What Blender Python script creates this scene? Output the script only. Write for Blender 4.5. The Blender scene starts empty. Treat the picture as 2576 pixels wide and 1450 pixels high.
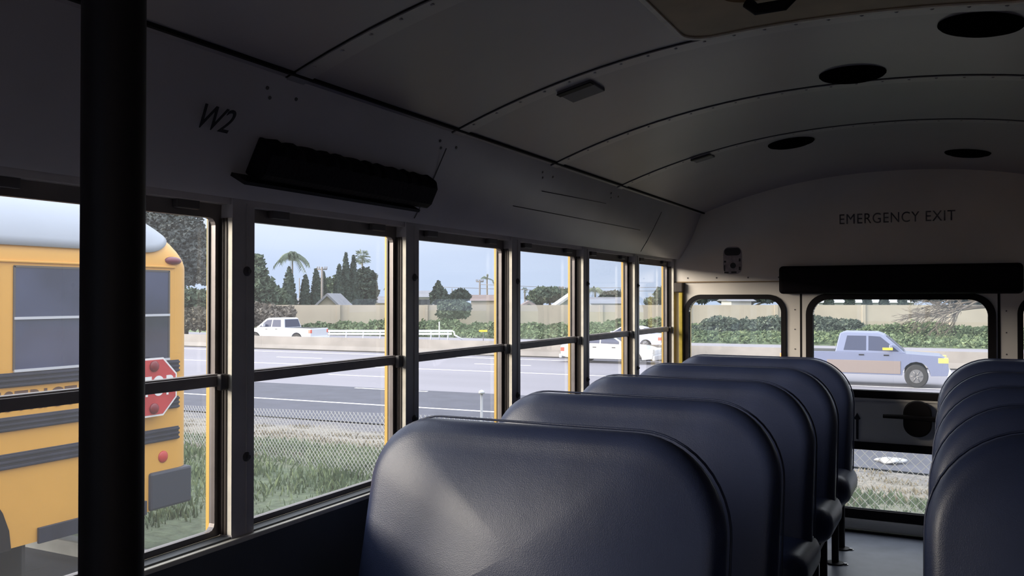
import bpy, bmesh, math, random
from mathutils import Vector, Matrix
R = math.radians
rnd = random.Random(7)
S = bpy.context.scene
C = S.collection

# ------------------------------------------------------------------ camera (photo is 2576 x 1450)
F, CX, CY = 2200.0, 1288.0, 725.0
YAW, PIT = R(26.6), R(0.6)
CAM = Vector((0.26, 0.0, 1.27))
cd = bpy.data.cameras.new('camera'); cam = bpy.data.objects.new('camera', cd); C.objects.link(cam)
cd.sensor_width = 36; cd.lens = 36 * F / 2576; cd.clip_start = 0.02; cd.clip_end = 1500
cam.location = CAM; cam.rotation_euler = (R(90) + PIT, 0, YAW)
S.camera = cam
FW = Vector((-math.sin(YAW) * math.cos(PIT), math.cos(YAW) * math.cos(PIT), math.sin(PIT)))
RT = Vector((math.cos(YAW), math.sin(YAW), 0)); UP = RT.cross(FW)
def ray(px, py): return FW + RT * ((px - CX) / F) - UP * ((py - CY) / F)
def at(px, py, d): return CAM + ray(px, py) * d          # measured point -> place in the world at depth d
def at_x(px, py, X): r = ray(px, py); return CAM + r * ((X - CAM.x) / r.x)
def at_y(px, py, Y): r = ray(px, py); return CAM + r * ((Y - CAM.y) / r.y)
def at_z(px, py, Z): r = ray(px, py); return CAM + r * ((Z - CAM.z) / r.z)

# ------------------------------------------------------------------ materials
def mat(name, col, rough=0.6, metal=0.0, noise=0.0, scale=8.0, bump=0.0, bscale=60.0, spec=0.5, emit=None, es=1.0, coat=0.0, col2=None, stretch=None):
    m = bpy.data.materials.new(name); m.use_nodes = True
    nt = m.node_tree; b = nt.nodes['Principled BSDF']
    b.inputs['Base Color'].default_value = (*col, 1); b.inputs['Roughness'].default_value = rough
    b.inputs['Metallic'].default_value = metal; b.inputs['Specular IOR Level'].default_value = spec
    b.inputs['Coat Weight'].default_value = coat; b.inputs['Coat Roughness'].default_value = 0.25
    tc = nt.nodes.new('ShaderNodeTexCoord'); vec = tc.outputs['Object']
    if stretch:
        mp = nt.nodes.new('ShaderNodeMapping'); mp.inputs['Scale'].default_value = stretch
        nt.links.new(vec, mp.inputs['Vector']); vec = mp.outputs['Vector']
    if noise or col2:
        n = nt.nodes.new('ShaderNodeTexNoise'); n.inputs['Scale'].default_value = scale; n.inputs['Detail'].default_value = 6
        nt.links.new(vec, n.inputs['Vector'])
        cr = nt.nodes.new('ShaderNodeValToRGB'); cr.color_ramp.elements[0].position = 0.32; cr.color_ramp.elements[1].position = 0.68
        a = [max(0, c * (1 - noise)) for c in col]; d = col2 if col2 else [min(1, c * (1 + noise)) for c in col]
        if col2: a = col
        cr.color_ramp.elements[0].color = (*a, 1); cr.color_ramp.elements[1].color = (*d, 1)
        nt.links.new(n.outputs['Fac'], cr.inputs['Fac']); nt.links.new(cr.outputs['Color'], b.inputs['Base Color'])
    if bump:
        n2 = nt.nodes.new('ShaderNodeTexNoise'); n2.inputs['Scale'].default_value = bscale; n2.inputs['Detail'].default_value = 3
        nt.links.new(vec, n2.inputs['Vector'])
        bp = nt.nodes.new('ShaderNodeBump'); bp.inputs['Strength'].default_value = bump; bp.inputs['Distance'].default_value = 0.01
        nt.links.new(n2.outputs['Fac'], bp.inputs['Height']); nt.links.new(bp.outputs['Normal'], b.inputs['Normal'])
    if emit:
        b.inputs['Emission Color'].default_value = (*emit, 1); b.inputs['Emission Strength'].default_value = es
    return m

def glass_mat(name, tint, refl=1.0, haze=0.0):
    m = bpy.data.materials.new(name); m.use_nodes = True; nt = m.node_tree; nt.nodes.clear()
    out = nt.nodes.new('ShaderNodeOutputMaterial'); tr = nt.nodes.new('ShaderNodeBsdfTransparent')
    tr.inputs['Color'].default_value = (*tint, 1)
    gl = nt.nodes.new('ShaderNodeBsdfGlossy'); gl.inputs['Roughness'].default_value = 0.01
    gl.inputs['Color'].default_value = (refl, refl, refl, 1)
    lw = nt.nodes.new('ShaderNodeLayerWeight'); lw.inputs['Blend'].default_value = .5
    pw = nt.nodes.new('ShaderNodeMath'); pw.operation = 'POWER'; pw.inputs[1].default_value = 5; nt.links.new(lw.outputs['Facing'], pw.inputs[0])
    fr = nt.nodes.new('ShaderNodeMath'); fr.operation = 'MULTIPLY_ADD'; fr.inputs[1].default_value = .75; fr.inputs[2].default_value = .03; nt.links.new(pw.outputs[0], fr.inputs[0])
    mx = nt.nodes.new('ShaderNodeMixShader')
    nt.links.new(fr.outputs[0], mx.inputs['Fac']); nt.links.new(tr.outputs[0], mx.inputs[1]); nt.links.new(gl.outputs[0], mx.inputs[2])
    last = mx
    if haze:
        df = nt.nodes.new('ShaderNodeBsdfTranslucent'); df.inputs['Color'].default_value = (.8, .82, .86, 1)
        m2 = nt.nodes.new('ShaderNodeMixShader'); m2.inputs['Fac'].default_value = haze
        nt.links.new(mx.outputs[0], m2.inputs[1]); nt.links.new(df.outputs[0], m2.inputs[2]); last = m2
    nt.links.new(last.outputs[0], out.inputs['Surface'])
    return m

M = {}
M['panel'] = mat('painted_panel', (.54, .51, .535), .33, noise=.07, scale=3, bump=.05, bscale=5, spec=.5)
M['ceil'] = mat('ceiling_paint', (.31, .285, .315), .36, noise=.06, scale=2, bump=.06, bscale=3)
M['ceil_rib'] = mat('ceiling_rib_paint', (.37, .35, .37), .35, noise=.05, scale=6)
M['rear'] = mat('rear_wall_paint', (.74, .68, .61), .45, noise=.05, scale=4, bump=.04, bscale=8)
M['door'] = mat('rear_door_paint', (.70, .65, .59), .42, noise=.06, scale=4)
M['post'] = mat('window_post_paint', (.56, .52, .51), .4, noise=.08, scale=10)
M['alu'] = mat('aluminium_sash', (.24, .215, .21), .40, metal=.4, noise=.12, scale=14)
M['channel'] = mat('window_channel_brown', (.045, .032, .026), .6); M['midrail'] = mat('mid_rail_paint', (.36, .32, .31), .5, noise=.1, scale=20)
M['alu_dark'] = mat('dark_sash', (.10, .09, .09), .5)
M['cream'] = mat('cream_edge', (.75, .70, .60), .5, noise=.1, scale=30)
M['lower'] = mat('lower_wall_paint', (.10, .105, .11), .5, noise=.08, scale=5)
M['floor'] = mat('rubber_floor', (.30, .33, .40), .38, noise=.12, scale=9, bump=.05)
M['black'] = mat('black_rubber', (.007, .005, .006), .65, spec=.2)
M['blackpad'] = mat('black_pad_vinyl', (.006, .004, .006), .7, bump=.2, bscale=90, spec=.15)
M['blackm'] = mat('black_steel', (.010, .008, .010), .5, spec=.25)
M['chrome'] = mat('bolt_steel', (.45, .45, .45), .3, metal=1)
M['letter'] = mat('black_lettering', (.008, .006, .010), .5)
M['worn'] = mat('worn_lettering', (.03, .022, .03), .6, col2=(.16, .15, .15), scale=26)
M['yellow'] = mat('bus_yellow', (.72, .38, .07), .4, noise=.04, scale=2, coat=.3)
M['yellow_edge'] = mat('yellow_bus_paint_edge', (.78, .49, .09), .4)
M['yellow_dirty'] = mat('faded_yellow_strip', (.45, .33, .03), .5, noise=.2, scale=20)
M['hatch'] = mat('hatch_frame', (.30, .20, .10), .5, noise=.25, scale=5)
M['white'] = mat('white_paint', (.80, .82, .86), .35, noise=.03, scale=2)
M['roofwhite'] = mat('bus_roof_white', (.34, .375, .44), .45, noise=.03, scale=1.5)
M['railblack'] = mat('rub_rail_black', (.022, .024, .045), .45, noise=.3, scale=6)
M['dglass'] = mat('dark_bus_glass', (.045, .052, .10), .06, noise=.5, scale=1.2, spec=.7)
M['silverbar'] = mat('silver_sash_bar', (.62, .64, .70), .35, metal=.3)
M['stopred'] = mat('sign_red', (.50, .045, .05), .4, noise=.12, scale=6)
M['lampred'] = mat('red_lamp_lens', (.20, .02, .03), .2)
M['lampred2'] = mat('bright_red_lens', (.55, .06, .05), .25)
M['markred'] = mat('marker_lamp_lens', (.18, .04, .07), .25)
M['brownletter'] = mat('dark_brown_lettering', (.09, .035, .02), .5)
M['tire'] = mat('tyre_rubber', (.02, .02, .022), .7)
M['hub'] = mat('wheel_metal', (.22, .22, .23), .4, metal=.6)
M['glass'] = glass_mat('window_glass', (.97, .975, .98), 1.0, .022)
M['glassR'] = glass_mat('rear_window_glass', (.98, .98, .97), 1.0, .04)

def vinyl():
    m = mat('navy_vinyl', (.026, .036, .084), .42, noise=.12, scale=5, spec=.5, coat=.1)
    nt = m.node_tree; b = nt.nodes['Principled BSDF']
    tc = nt.nodes.new('ShaderNodeTexCoord')
    v = nt.nodes.new('ShaderNodeTexVoronoi'); v.inputs['Scale'].default_value = 420
    n = nt.nodes.new('ShaderNodeTexNoise'); n.inputs['Scale'].default_value = 7; n.inputs['Detail'].default_value = 4
    nt.links.new(tc.outputs['Object'], v.inputs['Vector']); nt.links.new(tc.outputs['Object'], n.inputs['Vector'])
    b1 = nt.nodes.new('ShaderNodeBump'); b1.inputs['Strength'].default_value = .25; b1.inputs['Distance'].default_value = .001
    b2 = nt.nodes.new('ShaderNodeBump'); b2.inputs['Strength'].default_value = .08; b2.inputs['Distance'].default_value = .02
    nt.links.new(v.outputs['Distance'], b1.inputs['Height']); nt.links.new(n.outputs['Fac'], b2.inputs['Height'])
    nt.links.new(b1.outputs['Normal'], b2.inputs['Normal']); nt.links.new(b2.outputs['Normal'], b.inputs['Normal'])
    return m
M['vinyl'] = vinyl()

# ------------------------------------------------------------------ mesh helpers
def tag(o, label=None, cat=None, group=None, kind=None):
    if label: o['label'] = label
    if cat: o['category'] = cat
    if group: o['group'] = group
    if kind: o['kind'] = kind
    return o
def obj(name, bm, m, parent=None, smooth=False, bevel=0, seg=2, autosmooth=None):
    me = bpy.data.meshes.new(name)
    if isinstance(bm, tuple): me.from_pydata(bm[0], [], bm[1])
    else: bm.to_mesh(me); bm.free()
    me.materials.append(m) if not isinstance(m, list) else [me.materials.append(x) for x in m]
    o = bpy.data.objects.new(name, me); C.objects.link(o)
    if parent: o.parent = parent
    if smooth:
        me.polygons.foreach_set('use_smooth', [True] * len(me.polygons))
        if autosmooth:
            try: me.set_sharp_from_angle(angle=R(autosmooth))
            except Exception: pass
    if bevel:
        b = o.modifiers.new('bevel', 'BEVEL'); b.width = bevel; b.segments = seg; b.limit_method = 'ANGLE'; b.angle_limit = R(40)
    return o
def empty(name, loc=(0, 0, 0), rz=0):
    o = bpy.data.objects.new(name, None); C.objects.link(o); o.location = loc; o.rotation_euler = (0, 0, rz); o.empty_display_size = .1; return o
def box(bm, x0, x1, y0, y1, z0, z1, mi=0, rot=None):
    vs = [bm.verts.new(Vector((x, y, z)) if rot is None else rot @ Vector((x, y, z))) for z in (z0, z1) for y in (y0, y1) for x in (x0, x1)]
    for f in ((0, 2, 3, 1), (4, 5, 7, 6), (0, 1, 5, 4), (2, 6, 7, 3), (0, 4, 6, 2), (1, 3, 7, 5)):
        fc = bm.faces.new([vs[i] for i in f]); fc.material_index = mi
def BM(): return bmesh.new()
def boxes(lst):
    bm = BM()
    for b in lst: box(bm, *b)
    return bm
def tube(bm, pts, r, n=10, caps=True, mi=0):
    pts = [Vector(p) for p in pts]; rs = r if isinstance(r, (list, tuple)) else [r] * len(pts)
    rings = []; prev = None
    for i, p in enumerate(pts):
        t = (pts[min(i + 1, len(pts) - 1)] - pts[max(i - 1, 0)])
        if t.length < 1e-9: t = Vector((0, 0, 1))
        t.normalize()
        a = prev if prev is not None else (Vector((0, 0, 1)) if abs(t.z) < .9 else Vector((1, 0, 0)))
        u = (a - t * a.dot(t)).normalized(); v = t.cross(u); prev = u
        rings.append([bm.verts.new(p + (u * math.cos(2 * math.pi * k / n) + v * math.sin(2 * math.pi * k / n)) * rs[i]) for k in range(n)])
    for a, b in zip(rings, rings[1:]):
        for k in range(n):
            f = bm.faces.new((a[k], a[(k + 1) % n], b[(k + 1) % n], b[k])); f.material_index = mi; f.smooth = True
    if caps:
        bm.faces.new(rings[0][::-1]).material_index = mi; bm.faces.new(rings[-1]).material_index = mi
def disc(bm, c, axis, r, h, n=16, mi=0, dome=0.0):
    c = Vector(c); axis = Vector(axis).normalized()
    if dome:
        tube(bm, [c, c + axis * h * .5, c + axis * (h * .5 + dome * .6), c + axis * (h * .5 + dome)], [r, r, r * .75, r * .2], n, mi=mi)
    else: tube(bm, [c, c + axis * h], r, n, mi=mi)
def prism(bm, pts, fn, d0, d1, mi=0):
    """pts: 2D outline; fn(a, b, d) -> 3D"""
    A = [bm.verts.new(fn(a, b, d0)) for a, b in pts]; B = [bm.verts.new(fn(a, b, d1)) for a, b in pts]
    n = len(pts)
    for i in range(n):
        bm.faces.new((A[i], A[(i + 1) % n], B[(i + 1) % n], B[i])).material_index = mi
    bm.faces.new(A[::-1]).material_index = mi; bm.faces.new(B).material_index = mi
def rrect(x0, x1, z0, z1, rads, inset=0, n=10, straight=4):
    """rads: radii (bl, br, tr, tl); counter-clockwise"""
    x0 += inset; x1 -= inset; z0 += inset; z1 -= inset
    rs = [max(r - inset, .004) for r in rads]
    cs = [(x0 + rs[0], z0 + rs[0], 180, rs[0]), (x1 - rs[1], z0 + rs[1], 270, rs[1]), (x1 - rs[2], z1 - rs[2], 0, rs[2]), (x0 + rs[3], z1 - rs[3], 90, rs[3])]
    P = []
    for k, (cx, cz, a0, r) in enumerate(cs):
        arc = [(cx + r * math.cos(R(a0 + 90 * i / n)), cz + r * math.sin(R(a0 + 90 * i / n))) for i in range(n + 1)]
        P += arc
        nx = cs[(k + 1) % 4]; a1 = nx[2]
        q = (nx[0] + nx[3] * math.cos(R(a1)), nx[1] + nx[3] * math.sin(R(a1)))
        for j in range(1, straight):
            t = j / straight; P.append((arc[-1][0] * (1 - t) + q[0] * t, arc[-1][1] * (1 - t) + q[1] * t))
    return P
def pad(outline, T, Re, bf, bb, fn, centre, ne=5, scales=(.9, .75, .55, .3)):
    """soft slab. outline(inset)->pts ; fn(a,b,d)->3D ; d from -T/2-bf (front) to T/2+bb"""
    layers = []
    def cap(sgn, bulge):
        L = []
        for i in range(ne + 1):
            a = math.pi / 2 * i / ne
            L.append((outline(Re * (1 - math.cos(a))), sgn * (T / 2 - Re + Re * math.sin(a))))
        base = outline(Re)
        for s in scales:
            L.append(([(centre[0] + (x - centre[0]) * s, centre[1] + (z - centre[1]) * s) for x, z in base], sgn * (T / 2 + bulge * (1 - s * s))))
        return L, sgn * (T / 2 + bulge)
    f, fd = cap(-1, bf); b, bd = cap(1, bb)
    layers = f[::-1] + b
    bm = BM(); rings = [[bm.verts.new(fn(x, z, d)) for x, z in P] for P, d in layers]
    n = len(rings[0])
    for r0, r1 in zip(rings, rings[1:]):
        for k in range(n): bm.faces.new((r0[k], r0[(k + 1) % n], r1[(k + 1) % n], r1[k]))
    c0 = bm.verts.new(fn(centre[0], centre[1], fd)); c1 = bm.verts.new(fn(centre[0], centre[1], bd))
    for k in range(n):
        bm.faces.new((c0, rings[0][(k + 1) % n], rings[0][k])); bm.faces.new((c1, rings[-1][k], rings[-1][(k + 1) % n]))
    bmesh.ops.recalc_face_normals(bm, faces=bm.faces)
    return bm
def ring_frame(bm, outer, inner, fn, d0, d1, mi=0):
    n = len(outer)
    A = [bm.verts.new(fn(a, b, d0)) for a, b in outer]; B = [bm.verts.new(fn(a, b, d1)) for a, b in outer]
    a_ = [bm.verts.new(fn(a, b, d0)) for a, b in inner]; b_ = [bm.verts.new(fn(a, b, d1)) for a, b in inner]
    for i in range(n):
        j = (i + 1) % n
        for q in ((A[i], A[j], a_[j], a_[i]), (B[j], B[i], b_[i], b_[j]), (A[j], A[i], B[i], B[j]), (a_[i], a_[j], b_[j], b_[i])):
            bm.faces.new(q).material_index = mi
def text(name, body, size, mtx, m, parent, extr=.0008, shear=0, sx=1.0, spacing=1.0, offset=0):
    cu = bpy.data.curves.new(name, 'FONT'); cu.body = body; cu.size = size; cu.extrude = extr; cu.shear = shear
    cu.space_character = spacing; cu.offset = offset; cu.align_x = 'CENTER'; cu.align_y = 'CENTER'
    t = bpy.data.objects.new(name + '_tmp', cu); C.objects.link(t)
    dg = bpy.context.evaluated_depsgraph_get(); me = bpy.data.meshes.new_from_object(t.evaluated_get(dg))
    bpy.data.objects.remove(t); bpy.data.curves.remove(cu)
    me.transform(Matrix.Diagonal((sx, 1, 1, 1))); me.transform(mtx)
    me.materials.clear(); me.materials.append(m)
    o = bpy.data.objects.new(name, me); C.objects.link(o)
    if parent: o.parent = parent
    return o
def frame_mtx(o, ex, ey):
    ex = Vector(ex).normalized(); ey = Vector(ey).normalized(); ez = ex.cross(ey)
    m = Matrix((ex, ey, ez)).transposed().to_4x4(); m.translation = Vector(o); return m

# ================================================================== THE BUS WE SIT IN
XL, XR, YR, YF = -1.20, 1.20, 5.08, -2.30
WP = 0.711                                     # window pitch
starts = [2.276 + WP * k for k in range(-2, 4)]       # left edges of the window openings
POSTW = 0.070
ZS, ZT = 0.725, 1.447                             # window opening
GX = -1.243                                     # glass plane

def ceil_z(x):                                     # ceiling height over x
    x = min(abs(x), 1.045)
    return 1.945 - .182 * (x / 1.02) ** 2.15
# floor
bm = BM(); box(bm, XL, XR, YF, YR, -.06, 0)
fl = obj('floor', bm, M['floor']); tag(fl, 'grey blue rubber bus floor', kind='structure')
# ceiling: curved sheet with thickness
def ceiling_strip(y0, y1, off=0, th=.02, x0=-1.045, x1=1.045, n=36):
    bm = BM(); P = []
    for i in range(n + 1):
        x = x0 + (x1 - x0) * i / n; P.append((x, ceil_z(x) + off))
    P += [(x, z + th) for x, z in reversed(P)]
    prism(bm, P, lambda a, b, d: Vector((a, d, b)), y0, y1); return bm
ce = obj('ceiling', ceiling_strip(YF, YR, 0, .05), M['ceil'], smooth=True, autosmooth=30); tag(ce, 'arched grey painted bus ceiling', kind='structure')
# roof bows (riveted lap strips across the ceiling)
bows = [1.49 - WP * 3, 1.49 - WP * 2, 1.49 - WP, 1.49, 2.205, 2.915, 3.63]
for i, y in enumerate(bows):
    bm = ceiling_strip(y + .006, y + .062, -.004, .006)
    for k in range(27):
        x = -.98 + k * .0754
        disc(bm, (x, y + .022, ceil_z(x) - .004), (0, 0, -1), .0045, .0015, 8, dome=.002)
    o = obj('trim_%d' % (i + 1), bm, M['ceil_rib'], smooth=True, autosmooth=30); tag(o, 'riveted rib across the bus ceiling', kind='structure')
    obj('seam', ceiling_strip(y, y + .0055, -.0012, .0016), M['black'], o)
# exterior roof (yellow / white outside)
bm = BM(); P = [(-1.27, 1.50)] + [(-1.27 + .25 * (1 - math.cos(a)), 1.55 + .33 * math.sin(a)) for a in [R(15 * k) for k in range(7)]]
P += [(-1.02 + .1 * k, 1.88) for k in range(1, 11)]
P += [(-x, z) for x, z in reversed(P)]
P2 = [(x * .985, z - .012) for x, z in reversed(P)]
prism(bm, P + P2, lambda a, b, d: Vector((a, d, b + .20 * (1 - (a / 1.28) ** 2))), YF, YR + .12)
tag(obj('roof', bm, M['white'], smooth=True, autosmooth=40), 'outer white roof skin of the bus', kind='structure')

def side_wall(sgn, name):
    """left when sgn=-1; built at |x| and mirrored"""
    X = lambda x: sgn * x
    def bx(bm, xa, xb, *r): a, b = sorted((X(xa), X(xb))); box(bm, a, b, *r)
    bm = BM()
    bx(bm, 1.2016, 1.235, YF, YR, 0, ZS)                       # lower panel
    w = obj(name, bm, M['lower']); tag(w, 'painted side wall below the bus windows', kind='structure')
    bm = BM(); bx(bm, 1.188, 1.26, YF, YR, ZS - .016, ZS - .004)
    obj('sill_strip', bm, M['cream'], w, bevel=.003)
    for y in [s - POSTW for s in starts] + [starts[-1] + WP - POSTW]:
        y1 = min(y + POSTW, YR)
        bm = BM(); bx(bm, 1.20, 1.2355, y, y1, ZS - .02, ZT + .06)
        bx(bm, 1.2355, 1.262, y + .006, y1 - .006, ZS - .02, ZT + .06)
        bx(bm, 1.198, 1.2005, y + .044, y + .047, ZS, ZT + .04)
        p = obj('window_post', bm, M['post'], w)
        bm = BM(); bx(bm, 1.2003, 1.2350, y - .0014, y - .0001, ZS + .004, ZT + .004)
        obj('edge_strip', bm, M['cream'], p)
        bm = BM(); bx(bm, 1.2145, 1.2352, y - .0040, y - .0015, ZS + .004, ZT + .004); bx(bm, 1.2225, 1.2245, y - .0062, y - .0041, ZS + .004, ZT + .004)
        obj('window_channel', bm, M['channel'], p)
        for z in (.90, 1.33):
            bm = BM(); disc(bm, (X(1.20), y + .045, z), (-sgn, 0, 0), .0115, .004, 14, dome=.004); disc(bm, (X(1.192), y + .045, z), (-sgn, 0, 0), .005, .002, 8)
            obj('post_bolt', bm, M['alu_dark'], p, smooth=True, autosmooth=40)
    # head rail above the windows, ledge, sloping panel
    bm = BM(); bx(bm, 1.205, 1.262, YF, YR, ZT + .035, 1.53)
    obj('head_rail', bm, M['post'], w)
    bm = BM()
    P = [(1.175, 1.492), (1.163, 1.505), (1.128, 1.560), (1.09, 1.630), (1.060, 1.705), (1.040, 1.762)]
    P2 = [(x + .035, z + .01) for x, z in reversed(P)]
    prism(bm, P + P2, lambda a, b, d: Vector((X(a), d, b)), YF, YR)
    bmesh.ops.recalc_face_normals(bm, faces=bm.faces)
    pn = obj('slope_panel', bm, M['panel'], w, smooth=True, autosmooth=20)
    # roof rail lip with screws
    bm = BM(); P = [(1.056, 1.742), (1.040, 1.757), (1.026, 1.761), (1.028, 1.767), (1.055, 1.770)]
    prism(bm, P, lambda a, b, d: Vector((X(a), d, b)), YF, YR); bmesh.ops.recalc_face_normals(bm, faces=bm.faces)
    obj('roof_rail', bm, M['ceil_rib'], w)
    bm = BM(); bx(bm, 1.018, 1.0285, YF, YR, 1.7560, 1.7675)
    obj('rail_seam', bm, M['black'], w)
    bm = BM()
    for y in bows:
        for dy, t in ((-.045, .0), (-.03, .35), (.05, .1)):
            c = Vector((X(1.0545 + .02 * t), y + dy, 1.722 - .05 * t)); disc(bm, c, (-sgn * .87, 0, -.5), .0042, .003, 8)
    obj('rail_screw', bm, M['alu_dark'], w)
    # panel joint
    for y in (2.19, 4.32):
        bm = BM(); P = [(x - .0016, z - .001) for x, z in [(1.163, 1.505), (1.128, 1.560), (1.09, 1.630), (1.052, 1.705)]]
        P2 = [(x + .002, z + .001) for x, z in reversed(P)]
        prism(bm, P + P2, lambda a, b, d: Vector((X(a), d, b)), y, y + .003); bmesh.ops.recalc_face_normals(bm, faces=bm.faces)
        obj('panel_joint', bm, M['alu_dark'], w)
    # outer yellow skin
    bm = BM(); bx(bm, 1.262, 1.275, YF, YR + .1, -.45, ZS - .01); bx(bm, 1.262, 1.275, YF, YR + .1, ZT + .01, 1.60); bx(bm, 1.262, 1.275, YF, starts[0] - POSTW, ZS - .01, ZT + .01)
    for y in [s - POSTW for s in starts] + [starts[-1] + WP - POSTW]:
        bx(bm, 1.262, 1.272, y - .008, min(y + POSTW + .004, YR + .1), ZS - .01, ZT + .01)
    obj('outer_skin', bm, M['yellow_edge'], w)
    return w
wl = side_wall(-1, 'wall_left'); wr = side_wall(1, 'wall_right')
for sg2, w_ in ((-1, wl), (1, wr)):
    a, b = sorted((sg2 * 1.202, sg2 * 1.258)); bm = BM(); box(bm, a, b, YF, starts[0] - POSTW - .002, ZS - .02, ZT + .06); obj('front_light_blocker', bm, M['panel'], w_)  # unseen panels added in place of front side windows, to block the sun
bm = BM(); box(bm, 1.218, 1.255, YF, YR, ZS - .02, ZT + .06)
obj('side_light_blocker', bm, M['panel'], wr)  # added panel closing the unseen right windows to keep their light out

def window(name, sgn, y0, y1, label):
    X = lambda x: sgn * x
    def bx(bm, xa, xb, *r): a, b = sorted((X(xa), X(xb))); box(bm, a, b, *r)
    bm = BM(); fr = .017; zm = 1.080
    fn = lambda a, b, d: Vector((X(d), a, b))
    ring_frame(bm, rrect(y0 + .001, y1 - .001, ZS, ZT + .045, (.004,) * 4, n=3), rrect(y0 + fr * .3, y1 - fr, ZS + .014, ZT + .003, (.004, .016, .016, .004), n=3), fn, 1.236, 1.252)
    bmesh.ops.recalc_face_normals(bm, faces=bm.faces)
    o = obj(name, bm, M['alu']); tag(o, label, kind='structure')
    # sash of the upper pane (inner) and of the lower one (outer)
    bm = BM(); bx(bm, 1.2522, 1.257, y0 + .01, y0 + .022, zm, ZT); bx(bm, 1.2522, 1.257, y1 - fr - .004, y1 - fr + .008, zm, ZT)
    obj('upper_sash', bm, M['alu_dark'], o)
    bm = BM(); bx(bm, 1.222, 1.2515, y0 + .002, y1 - .012, zm - .012, zm + .012); bx(bm, 1.228, 1.248, y0 + .002, y1 - .012, zm + .012, zm + .0155)
    mr = obj('mid_rail', bm, M['midrail'], o, bevel=.003)
    bm = BM(); bx(bm, 1.208, 1.2215, y1 - .026, y1 - .003, zm - .021, zm + .016)
    obj('rail_catch', bm, M['alu_dark'], o, bevel=.003)
    bm = BM(); bx(bm, 1.2535, 1.2550, y0 + .012, y1 - fr + .004, zm, ZT + .002); obj('upper_pane', bm, M['glass'], o)
    bm = BM(); bx(bm, 1.2450, 1.2465, y0 + .012, y1 - fr - .0005, ZS + .015, zm); obj('lower_pane', bm, M['glass'], o)
    for f in (.18, .83):
        yc = y0 + (y1 - y0) * f
        bm = BM(); bx(bm, 1.220, 1.2358, yc - .032, yc + .032, ZT + .016, ZT + .044)
        obj('window_latch', bm, M['alu_dark'], o, bevel=.003)
    return o
n = 0
side_names = ['near', 'second', 'third']
for k, s in enumerate(starts):
    n += 1
    window('window_%d' % n, -1, s, s + WP - POSTW, 'left side split sash bus window')

# ---- rear wall with door and windows
wy = lambda a, b, d: Vector((a, YR + d, b))
def frame_part(name, bm, m, parent, **k):
    bmesh.ops.recalc_face_normals(bm, faces=bm.faces); return obj(name, bm, m, parent, **k)
def holed(bm, x0, x1, z0, z1, holes, fn, d0, d1, mi=0):
    """sheet with rounded-rect holes stacked in z order (one column)"""
    zs = [z0]
    for i, h in enumerate(holes): zs.append((h[3] + holes[i + 1][2]) / 2 if i + 1 < len(holes) else z1)
    for i, h in enumerate(holes):
        inner = rrect(h[0], h[1], h[2], h[3], (h[4],) * 4, n=8, straight=2)
        a, b, c, d = x0, x1, zs[i], zs[i + 1]
        out = []
        cxx, czz = (h[0] + h[1]) / 2, (h[2] + h[3]) / 2
        m = len(inner)
        # outer ring: project the inner parametrisation on the rectangle
        corners = rrect(a, b, c, d, (.0,) * 4, n=8, straight=2)
        for q in corners: out.append((min(max(q[0], a), b), min(max(q[1], c), d)))
        ring_frame(bm, out, inner, fn, d0, d1, mi)
DX = .482
# side columns of the rear wall
bm = BM()
holed(bm, XL, -DX, 0, 1.36, [(-1.117, -.589, .78, 1.258, .075)], wy, 0, .03)
holed(bm, DX, XR, 0, 1.36, [(.589, 1.117, .78, 1.258, .075)], wy, 0, .03)
rw = frame_part('wall_rear', bm, M['rear'], None); tag(rw, 'cream painted rear wall of the bus', kind='structure')
# upper panel (laps over the lower one) following the ceiling
bm = BM(); P = [(XL, 1.362), (XR, 1.362), (XR, 1.50), (1.175, 1.51), (1.055, 1.765)] + [(x / 20, ceil_z(x / 20) + .004) for x in range(20, -21, -1)] + [(-1.055, 1.765), (-1.175, 1.51), (XL, 1.50)]
prism(bm, P, wy, -.012, .03)
frame_part('upper_panel', bm, M['rear'], rw)
bm = BM(); box(bm, XL, XR, YR - .0125, YR - .003, 1.356, 1.3615)
frame_part('panel_shadow_gap', bm, M['hatch'], rw)
bm = BM()
for x in (-1.12, -.95, -.77, -.60, .60, .77, .95, 1.12): disc(bm, (x, YR - .012, 1.382), (0, -1, 0), .0048, .002, 8)
for z in (.80, .98, 1.09, 1.20):
    for s in (-1, 1): disc(bm, (s * .515, YR, z), (0, -1, 0), .0038, .002, 8)
frame_part('wall_screw', bm, M['alu_dark'], rw)
text('exit_lettering', 'EMERGENCY EXIT', .078, frame_mtx((0.003, YR - .0135, 1.692), (1, 0, 0), (0, 0, 1)), M['worn'], rw, sx=.84, spacing=1.10)
for s, nm in ((-1, 'a'), (1, 'b')):
    a, b = sorted((s * 1.117, s * .589))
    bm = BM(); ring_frame(bm, rrect(a - .026, b + .026, .755, 1.285, (.10,) * 4), rrect(a, b, .78, 1.258, (.075,) * 4), wy, -.012, .034)
    o = frame_part('window_%d' % (7 if s < 0 else 8), bm, M['black'], None, smooth=True, autosmooth=35); tag(o, 'rounded rear corner window with black rubber gasket', kind='structure')
    bm = BM(); prism(bm, rrect(a - .004, b + .004, .776, 1.262, (.078,) * 4), wy, .012, .016); frame_part('window_pane', bm, M['glassR'], o)
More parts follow.
